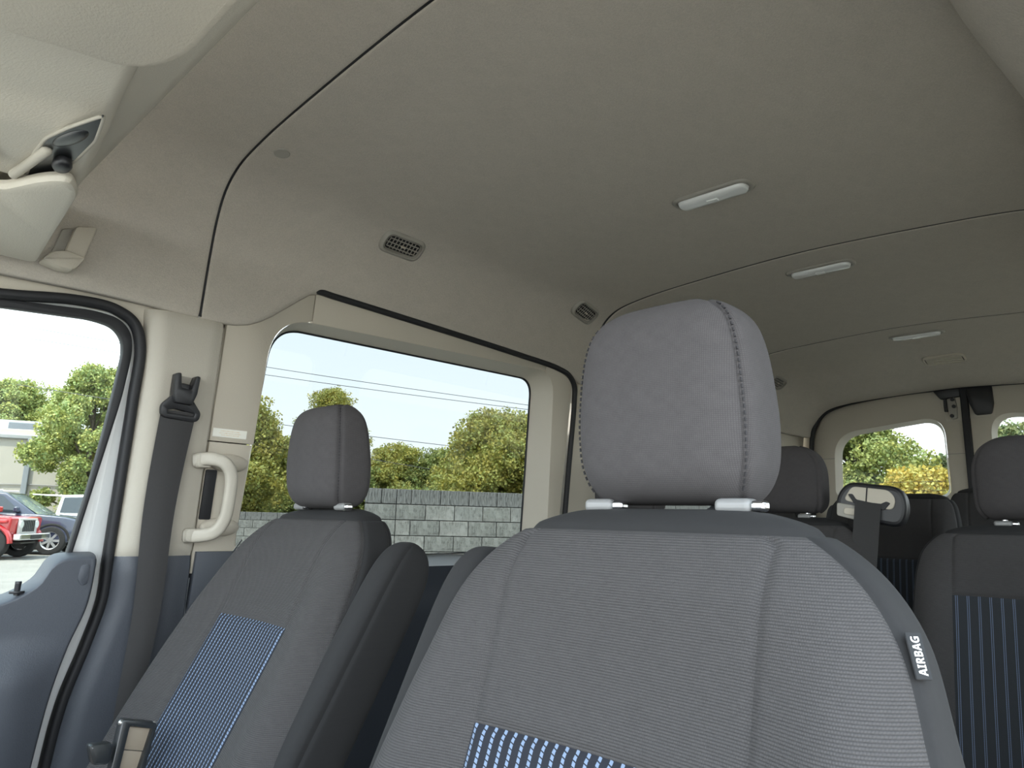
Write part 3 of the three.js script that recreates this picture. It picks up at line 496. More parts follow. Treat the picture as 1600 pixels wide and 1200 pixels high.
function airbagTag(parent, pos, rot, flip) {
  const c = document.createElement('canvas'); c.width = 256; c.height = 80; const x = c.getContext('2d'); x.fillStyle = '#1b1c1e'; x.fillRect(0, 0, 256, 80); x.fillStyle = '#e9e8e4'; x.font = 'bold 60px sans-serif'; x.textAlign = 'center'; x.textBaseline = 'middle'; x.fillText('AIRBAG', 128, 42);
  const t = new THREE.CanvasTexture(c); t.colorSpace = THREE.SRGBColorSpace;
  const tg = new THREE.Group(); tg.name = 'airbag_tag'; tg.position.copy(pos); tg.quaternion.copy(rot); parent.add(tg);
  part('tag_cloth', rbox(.031, .0105, .002, .001), std(.02, .02, .022, .8), tg); const f = part('tag_print', new THREE.PlaneGeometry(.0302, .0098), new THREE.MeshStandardMaterial({ map: t, roughness: .8, side: THREE.DoubleSide }), tg, 'white AIRBAG lettering on black cloth'); f.position.z = .0014;
  return tg;
}
const frontW = [[.44, .285], [.60, .288], [.74, .276], [.82, .258], [.86, .247], [.92, .229], [.955, .206], [.980, .178], [1.0, .143], [1.010, .112], [1.015, .085]];
const front = { recline: .36, top: 1.015, widths: frontW, seam: .133, insertTop: .815, thick: .105,
  head: { y0: 1.019, y1: 1.223, z: -.018, lean: .05, thick: .098, post: .075, stitch: true, widths: [[1.01, .064], [1.024, .084], [1.05, .097], [1.09, .101], [1.13, .099], [1.17, .094], [1.195, .086], [1.210, .073], [1.222, .05]] },
  m: { knit: M.knit, side: M.weave, stripe: M.cord, head: M.head, headSide: M.head } };
// driver seat
{
  const { g, S, zc } = makeSeat(front); g.name = numbered('front_seat'); scene.add(g); g.position.set(.437, 0, -.612);
  meta(g, 'grey cloth driver seat with blue striped insert and white lettered airbag tag', 'seat', 'front seats');
  armrest(g, -.240, V(0, .56, .190), V(0, .966, -.006), .030, .047, M.weave);
  const p = S(.30, .895), q = new THREE.Quaternion().setFromRotationMatrix(new THREE.Matrix4().makeBasis(V(-.30, 0.87, -.36).normalize(), V(-.75, -.38, -.25).normalize(), V(0, 0, 1)));
  const X = S(.28, .915).sub(S(.28, .875)).normalize(), Nn = V(.62, .05, .78).normalize(), Z = Nn.sub(X.clone().multiplyScalar(Nn.dot(X))).normalize(), Y = Z.clone().cross(X);
  airbagTag(g, S(.16, .916).addScaledVector(Z, .004), new THREE.Quaternion().setFromRotationMatrix(new THREE.Matrix4().makeBasis(X, Y, Z)));
}
// passenger seat
{
  const { g, S } = makeSeat({ ...front, recline: .52, seam: .124, head: { ...front.head, z: .018, y0: 1.014, y1: 1.217 } }); g.name = numbered('front_seat'); scene.add(g); g.position.set(-.436, 0, -.785);
  meta(g, 'grey cloth front passenger seat with blue striped insert beside the shoulder belt', 'seat', 'front seats');
  armrest(g, .274, V(0, .575, .225), V(0, .955, .006), .032, .050, M.weave);
  const X = S(PI - .28, .875).sub(S(PI - .28, .915)).normalize(), Nn = V(-.4, .05, .9).normalize(), Z = Nn.sub(X.clone().multiplyScalar(Nn.dot(X))).normalize(), Y = Z.clone().cross(X);
  airbagTag(g, S(PI - .30, .93).addScaledVector(Z, .006).addScaledVector(V(-1, 0, 0), .010), new THREE.Quaternion().setFromRotationMatrix(new THREE.Matrix4().makeBasis(X, Y, Z)));
}
// second row
const rearM = { knit: M.knit, side: M.weave, stripe: M.pin, head: M.head, headSide: M.head };
const rearW = [[.44, .262], [.70, .262], [.86, .256], [.92, .248], [.955, .236], [.985, .212], [1.002, .185], [1.013, .15], [1.018, .12]];
const rearHead = (w) => ({ y0: 1.03, y1: 1.225, z: -.018, lean: .02, thick: .095, post: .07, widths: [[1.02, w * .78], [1.05, w * .96], [1.10, w], [1.16, w * .98], [1.195, w * .86], [1.215, w * .66], [1.228, w * .4]] });
const rearO = { recline: .22, top: 1.018, widths: rearW, seam: .165, insertTop: .86, thick: .10, m: rearM };
{
  const { g } = makeSeat({ ...rearO, head: rearHead(.125) }); g.name = numbered('rear_seat'); scene.add(g); g.position.set(.545, 0, -1.99);
  meta(g, 'charcoal second row seat with pinstriped insert nearest the driver side wall', 'seat', 'rear passenger seats');
}
{
  const { g } = makeSeat({ ...rearO, head: rearHead(.128) }); g.name = numbered('rear_seat'); scene.add(g); g.position.set(-.08, .012, -2.06);
  meta(g, 'charcoal second row seat with a shoulder belt outlet on its corner', 'seat', 'rear passenger seats');
  // belt outlet tower on the right shoulder
  const b = new THREE.Group(); b.name = 'belt_outlet'; b.position.set(.242, 1.058, .0); b.rotation.set(0, .18, -.12); g.add(b);
  const housing = roundPoly([[-.075, -.045], [.085, -.055], [.098, .0], [.078, .052], [-.052, .052], [-.078, .012]], .03, 8);
  part('housing', extrude(housing, [], .09, .012, 3).translate(0, 0, -.07), M.blackPlastic, b, 'black belt outlet housing');
  const face = roundPoly([[-.058, .0], [.062, -.012], [.068, .018], [.050, .040], [-.040, .040]], .014, 6);
  part('face_plate', extrude(face, [], .006, .002).translate(0, 0, .020), M.cream, b, 'beige face plate');
  part('lower_plate', extrude(roundPoly([[-.072, -.042], [.0, -.052], [.0, -.012], [-.074, -.008]], .006, 4), [], .008, .002).translate(0, 0, .017), M.bezel, b);
  part('button', extrude(stadium(.06, .018, .008), [], .006, .002).translate(-.025, -.028, .022), M.cream, b);
  part('belt_slot', extrude(roundPoly([[-.048, .018], [-.036, .020], [-.026, .006], [.030, .0], [.046, .010], [.056, .006], [.042, -.014], [-.030, -.006]], .004, 4), [], .007, .001).translate(0, 0, .0215), M.rubber, b);
  part('slot_rib', rbox(.003, .040, .003, .001, -.002, .020, .027), M.rubber, b);
  part('webbing', gridGeo(8, 40, (u, v) => V(lerp(-.028, .034, u) + .01 * v, lerp(.002, -.55, v), .031 + .16 * v * .55 + .004 * Math.sin(v * 3))), M.strap, b, 'black belt webbing');
}
{
  const { g } = makeSeat({ ...rearO, widths: rearW.map(([a, b]) => [a, b * .78]), seam: .13, head: rearHead(.128) }); g.name = numbered('rear_seat'); scene.add(g); g.position.set(-.575, 0, -1.99);
  meta(g, 'charcoal second row seat nearest the sliding door', 'seat', 'rear passenger seats');
}
// third and fourth rows: plain tall backs without headrests
const tall = { recline: .16, top: 1.135, widths: [[.44, .225], [.9, .224], [1.05, .218], [1.10, .205], [1.122, .18], [1.132, .15], [1.135, .13]], seam: .14, insertTop: .9, thick: .09, m: rearM };
for (const [x, z, y, l] of [[-.03, -2.93, 1.0, 'black third row seat back with rounded shoulders behind the belt outlet'], [.235, -3.56, 1.045, 'black rearmost seat back below the rear door joint'], [-.60, -2.95, .97, 'black third row seat back beside the rear quarter window'], [-.30, -3.60, 1.0, 'black rearmost seat back below the passenger side rear window']]) {
  const { g } = makeSeat({ ...tall, widths: tall.widths.map(([a, b]) => [a * y, b]), top: 1.135 * y }); g.name = numbered('rear_seat'); scene.add(g); g.position.set(x, 0, z); meta(g, l, 'seat', 'rear passenger seats');
}

// ───────────────────────── belt, grab handle, sticker, bracket ─────────────────────────
{
  const b = thing('shoulder_belt', 'black front passenger shoulder belt hanging from its height adjuster on the B pillar', 'seat belt');
  const L = smoothTable([[.02, .557], [.40, .560], [.526, .565], [.628, .567], [.797, .573], [.999, .567], [1.221, .573]]), R = smoothTable([[.02, .580], [.40, .584], [.526, .590], [.635, .610], [.794, .625], [1.0, .628], [1.216, .644]]);
  const off = (y) => .030 + .030 * smooth(1.2, .6, y), web = (e) => gridGeo(16, 80, (u, v) => { const y = lerp(.03, 1.222, v); return PW(lerp(L(y), R(y), u), y, off(y) + e + .012 * (u - .5) + .003 * Math.sin(u * PI)); }, (p) => [p.z, p.y]);
  part('webbing', mergeGeometries([web(0), web(-.0016)]), M.strap, b, 'dark belt webbing');
  const W2 = (pts, h, d0, bv = .003) => wallPiece(pts, [], h, d0, bv);
  part('loop_plate', wallPiece(roundPoly([[.568, 1.212], [.566, 1.232], [.592, 1.262], [.626, 1.258], [.655, 1.222], [.652, 1.205], [.640, 1.200], [.577, 1.205]], .008, 5), [roundPoly([[.582, 1.222], [.596, 1.226], [.640, 1.220], [.640, 1.214], [.580, 1.216]], .002, 2).reverse()], .014, .026, .003), M.blackPlastic, b, 'black belt loop');
  part('adjuster', W2(roundPoly([[.590, 1.238], [.584, 1.262], [.584, 1.303], [.595, 1.305], [.600, 1.272], [.621, 1.270], [.628, 1.303], [.638, 1.302], [.636, 1.262], [.628, 1.236]], .004, 4), .030, .022, .004), M.blackPlastic, b, 'forked height adjuster');
  part('adjuster_button', W2(roundPoly([[.600, 1.262], [.622, 1.261], [.622, 1.283], [.601, 1.284]], .003, 3), .020, .020, .003), M.blackPlastic, b);
  part('adjuster_plate', W2(rrect(.588, 1.24, .634, 1.302, .004), .012, .012, .002), M.bezel, b);
}
{
  const h = thing('grab_handle', 'cream plastic grab handle on the B pillar behind the shoulder belt', 'grab handle');
  const pts = [[.664, 1.118, .020], [.690, 1.122, .046], [.715, 1.114, .062], [.731, 1.090, .068], [.735, 1.035, .070], [.732, .985, .066], [.718, .958, .058], [.695, .950, .044], [.668, .948, .020]];
  part('grip', sweep(smoothPath(pts.map(([a, b, d]) => PW(a, b, d)), 90), (t) => { const e = smooth(.5, .05, t) + smooth(.5, .95, t); return oval(.0135 + .004 * e * .5, .012, 18, 2.8); }, V(1, 0, .2)), M.creamHard, h);
  for (const b of [1.117, .950]) part('end_cap', wallPiece(rrect(.662, b - .016, .698, b + .015, .010), [], .030, .012, .006), M.creamHard, h);
  part('recess', wallPiece(rrect(.700, .985, .726, 1.100, .004), [], .006, .0, .001), M.rubber, h, 'dark recess behind the grip');
  for (const b of [1.118, .968]) part('boss', new THREE.SphereGeometry(1, 24, 16).scale(.018, .022, .048).translate(xw(b) + .002, b, -.752), M.cream, h);
}
{
  const c = document.createElement('canvas'); c.width = 320; c.height = 80; const x = c.getContext('2d'); x.fillStyle = '#eceadf'; x.fillRect(0, 0, 320, 80); x.fillStyle = '#d9b489'; x.font = 'bold 21px sans-serif'; x.textAlign = 'center';
  const r = rngOf(21); for (const [y, n, w] of [[20, 16, 190], [42, 18, 220], [62, 15, 170]]) for (let k = 0; k < n; k++) { const px = 165 - w / 2 + k * w / n; x.globalAlpha = .35 + .4 * r(); x.fillRect(px, y - 6 + r() * 2, w / n * (.35 + .4 * r()), 9); }   // print too small to read in the photograph
  const t = new THREE.CanvasTexture(c); t.colorSpace = THREE.SRGBColorSpace;
  const s = thing('warning_sticker', 'small white sticker with faint orange print above the grab handle', 'sticker');
  part('sheet', wallPiece([[.703, 1.178], [.786, 1.178], [.786, 1.198], [.703, 1.198]], [], .0012, .0005, 0), M.sticker, s);
  const pl = gridGeo(1, 1, (u, v) => PW(lerp(.704, .785, u), lerp(1.179, 1.197, v), .0022), (p, u, v) => [u, v]); part('print', pl, new THREE.MeshStandardMaterial({ map: t, roughness: .6, side: THREE.DoubleSide }), s);
}
{
  const b = thing('belt_bracket', 'black belt bracket with three tan plates beside the passenger seat bolster', 'bracket');
  const Bz = (pts, holes, h, d0, bv) => remap(extrude(pts, holes, h, bv), (a, y, d) => V(-.502 + d0 + d, 1 - (1 - y) * .943, -a * .943));
  const O = [[.459, .475], [.507, .465], [.540, .633], [.479, .649]], I = [[.4745, .492], [.4975, .485], [.530, .625], [.493, .6355]];
  part('frame', Bz(roundPoly(O, .008, 4), [roundPoly(I, .003, 3).reverse()], .022, 0, .003), M.gloss, b, 'glossy black frame');
  const q = (t0, t1) => [[lerp(I[0][0], I[3][0], t0) - .001, lerp(I[0][1], I[3][1], t0)], [lerp(I[1][0], I[2][0], t0) + .001, lerp(I[1][1], I[2][1], t0)], [lerp(I[1][0], I[2][0], t1) + .001, lerp(I[1][1], I[2][1], t1) - .0015], [lerp(I[0][0], I[3][0], t1) - .001, lerp(I[0][1], I[3][1], t1) - .0015]];
  M.tan = std(.26, .215, .16, .55);
  for (const [a0, a1] of [[0, .24], [.24, .48], [.48, .74], [.74, 1]]) part('plate', Bz(q(a0, a1), [], .006, .004 + a0 * .003, .001), M.tan, b, 'tan plate');
  for (const [a, y] of [[.479, .643], [.535, .631]]) part('rivet', new THREE.SphereGeometry(.0045, 14, 10).translate(-.486, 1 - (1 - y) * .943, -a * .943), M.steel, b);
  part('catch', Bz(roundPoly([[.4405, .5835], [.467, .580], [.470, .6135], [.430, .6175]], .008, 4), [], .024, .0, .006), M.gloss, b, 'black catch');
  part('clip', Bz(roundPoly([[.437, .560], [.470, .556], [.472, .568], [.455, .572], [.440, .570]], .003, 3), [], .010, .024, .002), std(.7, .7, .7, .5), b, 'white plastic clip');
}
// ───────────────────────── outside: ground, walls, building ─────────────────────────
const GY = -.45;
const asphaltTex = tex(512, 512, (x, y) => { const v = .80 + .22 * (n128(x * 2, y * 2) - .5) + .12 * (n16(x, y) - .5) + .10 * (n8(x, y) - .5); return [v, v * .985, v * .95]; }, [6, 6]);
const concTex = [1, 2, 3, 4].map((k) => { const a = noiseGrid(24, 30 + k), b = noiseGrid(6, 40 + k), c = noiseGrid(96, 50 + k); return tex(192, 96, (x, y) => { let v = .72 + .20 * (a(x, y) - .5) + .18 * (c(x * 2, y) - .5); const p = b(x, y * .5 + .2 * k); const blot = smooth(.60, .68, p); v = lerp(v, .97, blot * .65); const drip = smooth(.58, .8, a(x * 1.5, y * .18 + .3)) * .22; v -= drip; return [v, v, v * .97]; }, [.39, .19]); });
const concM = concTex.map((t, i) => std([.47, .42, .50, .44][i], [.475, .425, .50, .445][i], [.45, .40, .47, .415][i], .95, { map: t, bumpMap: t, bumpScale: .002 }));
const concTopTex = [1, 2].map((k) => { const a = noiseGrid(28, 60 + k), c = noiseGrid(96, 70 + k); return tex(192, 96, (x, y) => { const streak = smooth(.35, .72, a(x * 1.6, y * .12)) ; let v = .66 - .40 * streak * (.45 + .55 * a(x, y * .5 + .5)) + .2 * (c(x, y) - .5); return [v, v, v * .98]; }, [.39, .19]); });
const concTopM = concTopTex.map((t) => std(.42, .425, .41, .95, { map: t, bumpMap: t, bumpScale: .002 }));
const mortarM = std(.10, .10, .095, .95), asphaltM = std(.30, .295, .28, .95, { map: asphaltTex });
{
  const g = new THREE.PlaneGeometry(220, 220, 1, 1).rotateX(-PI / 2).translate(-30, GY, -30); const uv = g.attributes.uv; for (let i = 0; i < uv.count; i++) uv.setXY(i, uv.getX(i) * 220, uv.getY(i) * 220);
  single('ground', g, asphaltM, 'pale sunlit asphalt of the parking lot', 'ground', null, 'structure');
}
function blockWall(label, P0, dir, n, courses, bw, bh, top, opts = {}) {
  const w = thing('block_wall', label, 'wall'); w.position.set(P0.x, 0, P0.z); w.rotation.y = Math.atan2(-dir.z, dir.x);
  const H = top - GY, r = rngOf(opts.seed ?? 5), geos = new Map();
  part('mortar_core', rbox(n * bw - .03, H - .012, .15, .004, n * bw / 2, GY + H / 2 - .006, 0), mortarM, w, 'recessed mortar joints');
  const block = (wd) => { const k = wd.toFixed(3); if (!geos.has(k)) { const g = new RoundedBoxGeometry(wd - .010, bh - .010, .19, 1, .006); const p = g.attributes.position, uv = []; for (let i = 0; i < p.count; i++) uv.push(p.getX(i) + wd / 2, p.getY(i) + bh / 2); g.setAttribute('uv', new THREE.Float32BufferAttribute(uv, 2)); geos.set(k, g); } return geos.get(k); };
  for (let c = 0; c < courses; c++) { const y = top - bh * (c + .5); let x = 0; const list = []; if (c % 2) { list.push(bw); } else list.push(bw / 2, bw / 2); let acc = bw; if (c % 2 === 0) { list.push(bw / 2); acc += bw / 2; } while (acc < n * bw - 1e-6) { const q = Math.min(bw, n * bw - acc); list.push(q); acc += q; }
    for (const q of list) { const b = part('concrete_block', block(q), c === 0 ? concTopM[r() < .5 ? 0 : 1] : concM[Math.floor(r() * 4)], w); b.position.set(x + q / 2, y, (r() - .5) * .006 + (x < bw - .01 ? .012 : 0)); x += q; } }
  return w;
}
blockWall('grey weathered concrete block wall with stained top course outside the sliding door', V(-7.045, 0, -5.386), V(1.093, 0, -1.992).normalize(), 18, 9, .39, .2, 1.375, { seed: 8 });
blockWall('distant pale concrete block wall behind the passenger seat', V(-18.2, 0, -6.9), V(.72, 0, -.694), 11, 6, .4, .2, 1.06, { seed: 12 });
{ // gate rail and post beside the near wall
  const g = thing('gate_rail', 'grey pipe gate rail at the open end of the block wall', 'gate');
  const a = V(-7.2, 1.20, -5.15), b = V(-7.75, 1.20, -4.97); part('rail', new THREE.TubeGeometry(new THREE.LineCurve3(a, b), 2, .03, 10), M.steel, g);
  for (const [q, n] of [[V(-7.25, GY, -5.13), 'post'], [V(-7.75, GY, -4.97), 'post']]) part(n, cyl(.03, .03, 1.75, 12, q.x, GY + .875, q.z), M.steel, g); part('rail', new THREE.TubeGeometry(new THREE.LineCurve3(V(-7.2, .85, -5.15), V(-7.75, .85, -4.97)), 2, .025, 10), M.steel, g);
  part('brace', new THREE.TubeGeometry(new THREE.LineCurve3(V(-7.25, .9, -5.13), V(-7.7, .1, -4.98)), 2, .02, 8), M.steel, g);
}
// metal-clad building across the lot
const cladTex = tex(256, 256, (x, y) => { const rib = .5 + .5 * Math.cos(x * PI * 2 * 8); const v = .84 + .05 * rib + .06 * (n16(x, y) - .5) + .05 * (n64(x, y) - .5); return [v, v * .985, v * .95]; }, [2, 4]);
const cladM = std(.44, .42, .38, .8, { map: cladTex });
{
  const b = thing('building', 'pale metal clad building with grey downpipe beyond the parked cars', 'building'); b.position.set(-42, 0, -11); b.rotation.y = 1.16;
  // local x runs along the front wall (to the right in the picture), z towards the lot
  const wallG = new THREE.BoxGeometry(30, 5.05, .3).translate(-10, GY + 2.5, 0); part('front_wall', wallG, cladM, b); part('end_wall', new THREE.BoxGeometry(.3, 5.05, 14).translate(4.85, GY + 2.5, -7), cladM, b);
  part('roof', remap(extrude([[0, 4.6], [-7, 6.2], [-14, 4.6], [-14, 4.45], [-7, 6.0], [0, 4.45]], [], 30.4), (z, y, x) => V(x - 25.2, y, z)), std(.35, .35, .34, .5, { metalness: .4 }), b);
  part('gutter', rbox(30.4, .22, .22, .05, -10, 4.62, .22), std(.30, .31, .31, .5), b, 'grey gutter'); part('fascia', rbox(30.4, .3, .06, .02, -10, 4.86, .18), M.creamLight, b);
  part('downpipe', rbox(.26, 5.0, .2, .04, -2.1, GY + 2.5, .26), std(.22, .24, .26, .5), b, 'dark grey downpipe'); part('downpipe', rbox(.2, 5.0, .2, .04, -12, GY + 2.5, .26), std(.22, .24, .26, .5), b);
  part('conduit', tube([V(-12, 2.3, .2), V(-6, 2.28, .2), V(-4.2, 2.15, .2), V(-2.2, 2.2, .2), V(4.5, 2.1, .2)], .03, 40, 6), std(.25, .25, .25, .6), b);
  for (const [x, w, h, y] of [[-4.9, 1.1, 1.3, 1.1], [-8.5, 1.1, 1.3, 1.1], [1.3, .55, .7, 1.3]]) { const wf = part('window', rbox(w, h, .12, .02, x, y, .2), M.creamLight, b, 'pale window frame'); const pn = part('pane', rbox(w - .18, h - .18, .02, .005, x, y, .265), phys(.06, .08, .10, .05, { clearcoat: 1 }), wf); }
  part('roof_unit', rbox(2.0, .7, 1.2, .05, -2.4, 5.1, -1.2), std(.2, .22, .25, .6), b, 'dark rooftop unit');
}
// power lines
for (const [p, l] of [[[[-26.734, 7.278, -14.11], [-19.443, 6.022, -21.563]], 'uppermost thin power line above the trees'], [[[-26.771, 6.96, -14.159], [-19.464, 5.837, -21.592]], 'power line just below the uppermost one'], [[[-27.304, 5.037, -14.157], [-21.0, 4.12, -20.5]], 'power line just above the treetops'], [[[-24.745, 3.723, -17.007], [-20.201, 2.822, -21.683]], 'lowest power line crossing in front of the trees']]) {
  const [a, b] = p.map((q) => V(...q)), d = b.clone().sub(a), A = a.clone().addScaledVector(d, -1.2), B = b.clone().addScaledVector(d, .9), mid = A.clone().lerp(B, .5).add(V(0, -.25, 0));
  single('power_line', tube([A, A.clone().lerp(B, .25).add(V(0, -.18, 0)), mid, A.clone().lerp(B, .75).add(V(0, -.18, 0)), B], .013, 40, 5), std(.10, .10, .11, .8), l, 'power line', 'overhead power lines');
}

// ───────────────────────── trees ─────────────────────────
const leafGeo = (() => { const gs = []; const r = rngOf(77); for (let k = 0; k < 7; k++) { const w = .055 + .03 * r(), h = .10 + .05 * r(); const g = new THREE.BufferGeometry(); g.setAttribute('position', new THREE.Float32BufferAttribute([0, 0, 0, w, h * .55, .015, 0, h, 0, -w, h * .5, .02], 3)); g.setIndex([0, 1, 2, 0, 2, 3]); g.computeVertexNormals(); g.rotateX(r() * 6.3); g.rotateY(r() * 6.3); g.rotateZ(r() * 6.3); g.translate((r() - .5) * .22, (r() - .5) * .18, (r() - .5) * .22); gs.push(g); } return mergeGeometries(gs); })();
const needleGeo = (() => { const gs = []; const r = rngOf(78); for (let k = 0; k < 12; k++) { const h = .16 + .1 * r(); const g = new THREE.BufferGeometry(); g.setAttribute('position', new THREE.Float32BufferAttribute([-.008, 0, 0, .008, 0, 0, .004, h, 0, -.004, h, 0], 3)); g.setIndex([0, 1, 2, 0, 2, 3]); g.computeVertexNormals(); g.rotateX((r() - .5) * 2.4); g.rotateZ((r() - .5) * 2.4); gs.push(g); } return mergeGeometries(gs); })();
const barkM = std(.10, .08, .06, .95);
const leafM = phys(1, 1, 1, .7, { transmission: .25, thickness: 0, color: lin(.9, .9, .9) });
function tree(name, label, cat, o) {
  const r = rngOf(o.seed), t = thing(name, label, cat, o.group ?? 'trees beyond the lot'); t.position.set(o.x, GY, o.z);
  const H = o.top - GY, R = o.r, base = o.base - GY, n = Math.round((o.n ?? 3200) * 2.4), lm = new THREE.InstancedMesh(o.pine ? needleGeo : leafGeo, leafM, n);
  const blobs = []; const nb = Math.round((o.blobs ?? 34) * 1.7);
  for (let k = 0; k < nb; k++) { const v = Math.pow((k + .5) / nb, .85), y = lerp(base, H, v), prof = o.pine ? (1 - v) * .85 + .18 : Math.sin(PI * clamp(.12 + .80 * (1 - Math.pow(1 - v, 1.1)))) , ang = k * 2.4 + r(), rad = R * prof * Math.sqrt(r()) * .95, s = R * (o.airy ? .20 : .27) * (.55 + .8 * r()); blobs.push([Math.cos(ang) * rad, Math.min(y, H - s * .5), Math.sin(ang) * rad, s]); }
  const m4 = new THREE.Matrix4(), q = new THREE.Quaternion(), e = new THREE.Euler(), c = new THREE.Color(), sc = (o.leaf ?? 1) * .68;
  for (let i = 0; i < n; i++) { const b = blobs[Math.floor(r() * nb)]; const th = r() * 2 * PI, u = 2 * r() - 1, rr = b[3] * Math.pow(r(), .55) * 1.25, sq = Math.sqrt(1 - u * u); e.set(r() * 6.3, r() * 6.3, r() * 6.3); q.setFromEuler(e); const s = sc * (.8 + .6 * r()); m4.compose(V(b[0] + rr * sq * Math.cos(th), b[1] + rr * u * .75, b[2] + rr * sq * Math.sin(th)), q, V(s, s, s)); lm.setMatrixAt(i, m4); const k = .75 + .5 * r(), yel = r(); c.setRGB(o.c[0] * k * (1 + .35 * yel), o.c[1] * k, o.c[2] * k * (1 - .3 * yel)); lm.setColorAt(i, c); }
  lm.name = 'foliage'; lm.userData.kind = 'stuff'; lm.castShadow = lm.receiveShadow = true; t.add(lm);
  const tr = o.trunk ?? R * .07; part('trunk', sweep(smoothPath([V(0, 0, 0), V(r() * .2 - .1, H * .3, r() * .2 - .1), V(r() * .4 - .2, H * .6, r() * .4 - .2), V(0, H * .93, 0)], 24), (s) => oval(tr * (1 - .8 * s), tr * (1 - .8 * s), 10), V(0, 0, 1)), barkM, t);
  const limbs = blobs.filter((_, k) => k % 3 === 0).map(([x, y, z]) => tube([V(0, y * .72, 0), V(x * .5, y * .84, z * .5), V(x, y, z)], tr * .22, 8, 5)); part('branches', mergeGeometries(limbs), barkM, t); return t;
}
const G = { sun: [.46, .53, .16], mid: [.31, .42, .15], deep: [.20, .29, .15], yel: [.50, .50, .14] };
// seen through the sliding door window
tree('broadleaf_tree', 'leafy tree beside the window edge behind the passenger seat', 'tree', { x: -20.4, z: -9.6, top: 4.3, base: .4, r: 2.1, seed: 1, c: G.sun, n: 4600 });
tree('broadleaf_tree', 'lone treetop peeking above the passenger headrest', 'tree', { x: -34.4, z: -21.5, top: 8.0, base: 3.0, r: 2.0, seed: 2, c: G.sun, n: 2600 });
tree('broadleaf_tree', 'large rounded sunlit tree behind the block wall near the sliding window rear edge', 'tree', { x: -16.0, z: -17.0, top: 4.35, base: -.1, r: 2.5, seed: 3, c: G.sun, n: 6500, blobs: 46 });
for (const [x, z, h, rr, sd, l] of [[-29.6, -19.3, 3.9, 2.6, 4, 'low tree in the far row beside the passenger headrest'], [-28.2, -21.6, 4.4, 2.3, 5, 'second tree of the far row, next to the low one'], [-26.8, -23.4, 4.2, 2.4, 6, 'middle tree of the far row above the block wall'], [-25.0, -24.6, 4.6, 2.4, 7, 'taller tree of the far row beside the large rounded tree'], [-31.5, -17.0, 3.4, 2.4, 8, 'far row tree hidden largely by the passenger headrest']]) tree('row_tree', l, 'tree', { x, z, top: h, base: -.2, r: rr, seed: sd, c: sd % 2 ? G.sun : G.mid, n: 4200, group: 'far row of trees' });
tree('shrub', 'low bush filling the gap between the block walls', 'bush', { x: -14.5, z: -12.0, top: 1.65, base: -.3, r: 1.2, seed: 31, c: G.mid, n: 1800, leaf: .9 });
// seen through the front passenger window
tree('parking_tree', 'tall airy tree in front of the pale building', 'tree', { x: -37.6, z: -10.35, top: 7.7, base: .8, r: 2.9, seed: 10, c: G.mid, n: 4600, blobs: 30, leaf: 1.3, airy: true });
tree('parking_tree', 'narrow tree close to the door pillar beside the airy tree', 'tree', { x: -38.2, z: -12.9, top: 7.2, base: .8, r: 2.4, seed: 14, c: G.sun, n: 4000, blobs: 28, leaf: 1.3, airy: true });
for (const [x, z, h, rr, sd, l] of [[-68, -13.0, 10.9, 3.8, 11, 'pine rising over the building roof beside the airy tree'], [-70, -7.9, 11.8, 4.0, 12, 'yellowish pine over the far end of the building roof'], [-67, -16.2, 9.5, 3.6, 13, 'shorter pine behind the airy tree']]) tree('pine_tree', l, 'tree', { x, z, top: h, base: 2.5, r: rr, seed: sd, c: sd === 12 ? G.sun : G.mid, n: 3600, leaf: 1.8, blobs: 30 });
// seen through the rear windows
tree('broadleaf_tree', 'tall open tree at the edge of the passenger side rear window', 'tree', { x: -6.9, z: -23.3, top: 4.5, base: .8, r: 2.0, seed: 20, c: G.mid, n: 3400, blobs: 22 });
tree('broadleaf_tree', 'grey green tree toward the rear door joint', 'tree', { x: -3.6, z: -25.6, top: 4.1, base: .8, r: 1.6, seed: 21, c: G.deep, n: 2600, blobs: 20 });
tree('broadleaf_tree', 'slim sapling between the two rear trees', 'tree', { x: -5.2, z: -26.5, top: 3.3, base: .6, r: .8, seed: 22, c: G.deep, n: 900, blobs: 12 });
for (const [x, z, h, rr, sd, l] of [[-4.2, -20.6, 2.35, 1.7, 23, 'yellow flowering bush low in the passenger side rear window'], [-2.2, -20.2, 2.5, 1.6, 24, 'yellow flowering bush toward the rear door joint'], [-6.6, -20.9, 2.0, 1.5, 25, 'greenish bush in the corner of the passenger side rear window'], [3.2, -21, 2.4, 1.8, 26, 'yellow green bush beyond the driver side rear window']]) tree('shrub', l, 'bush', { x, z, top: h, base: -.35, r: rr, seed: sd, c: sd === 25 ? G.sun : G.yel, n: 3000, group: 'bushes behind the van' });
tree('broadleaf_tree', 'dense tree beyond the rear quarter window', 'tree', { x: -17.5, z: -29, top: 4.6, base: -.1, r: 3.2, seed: 27, c: G.mid, n: 4200 });

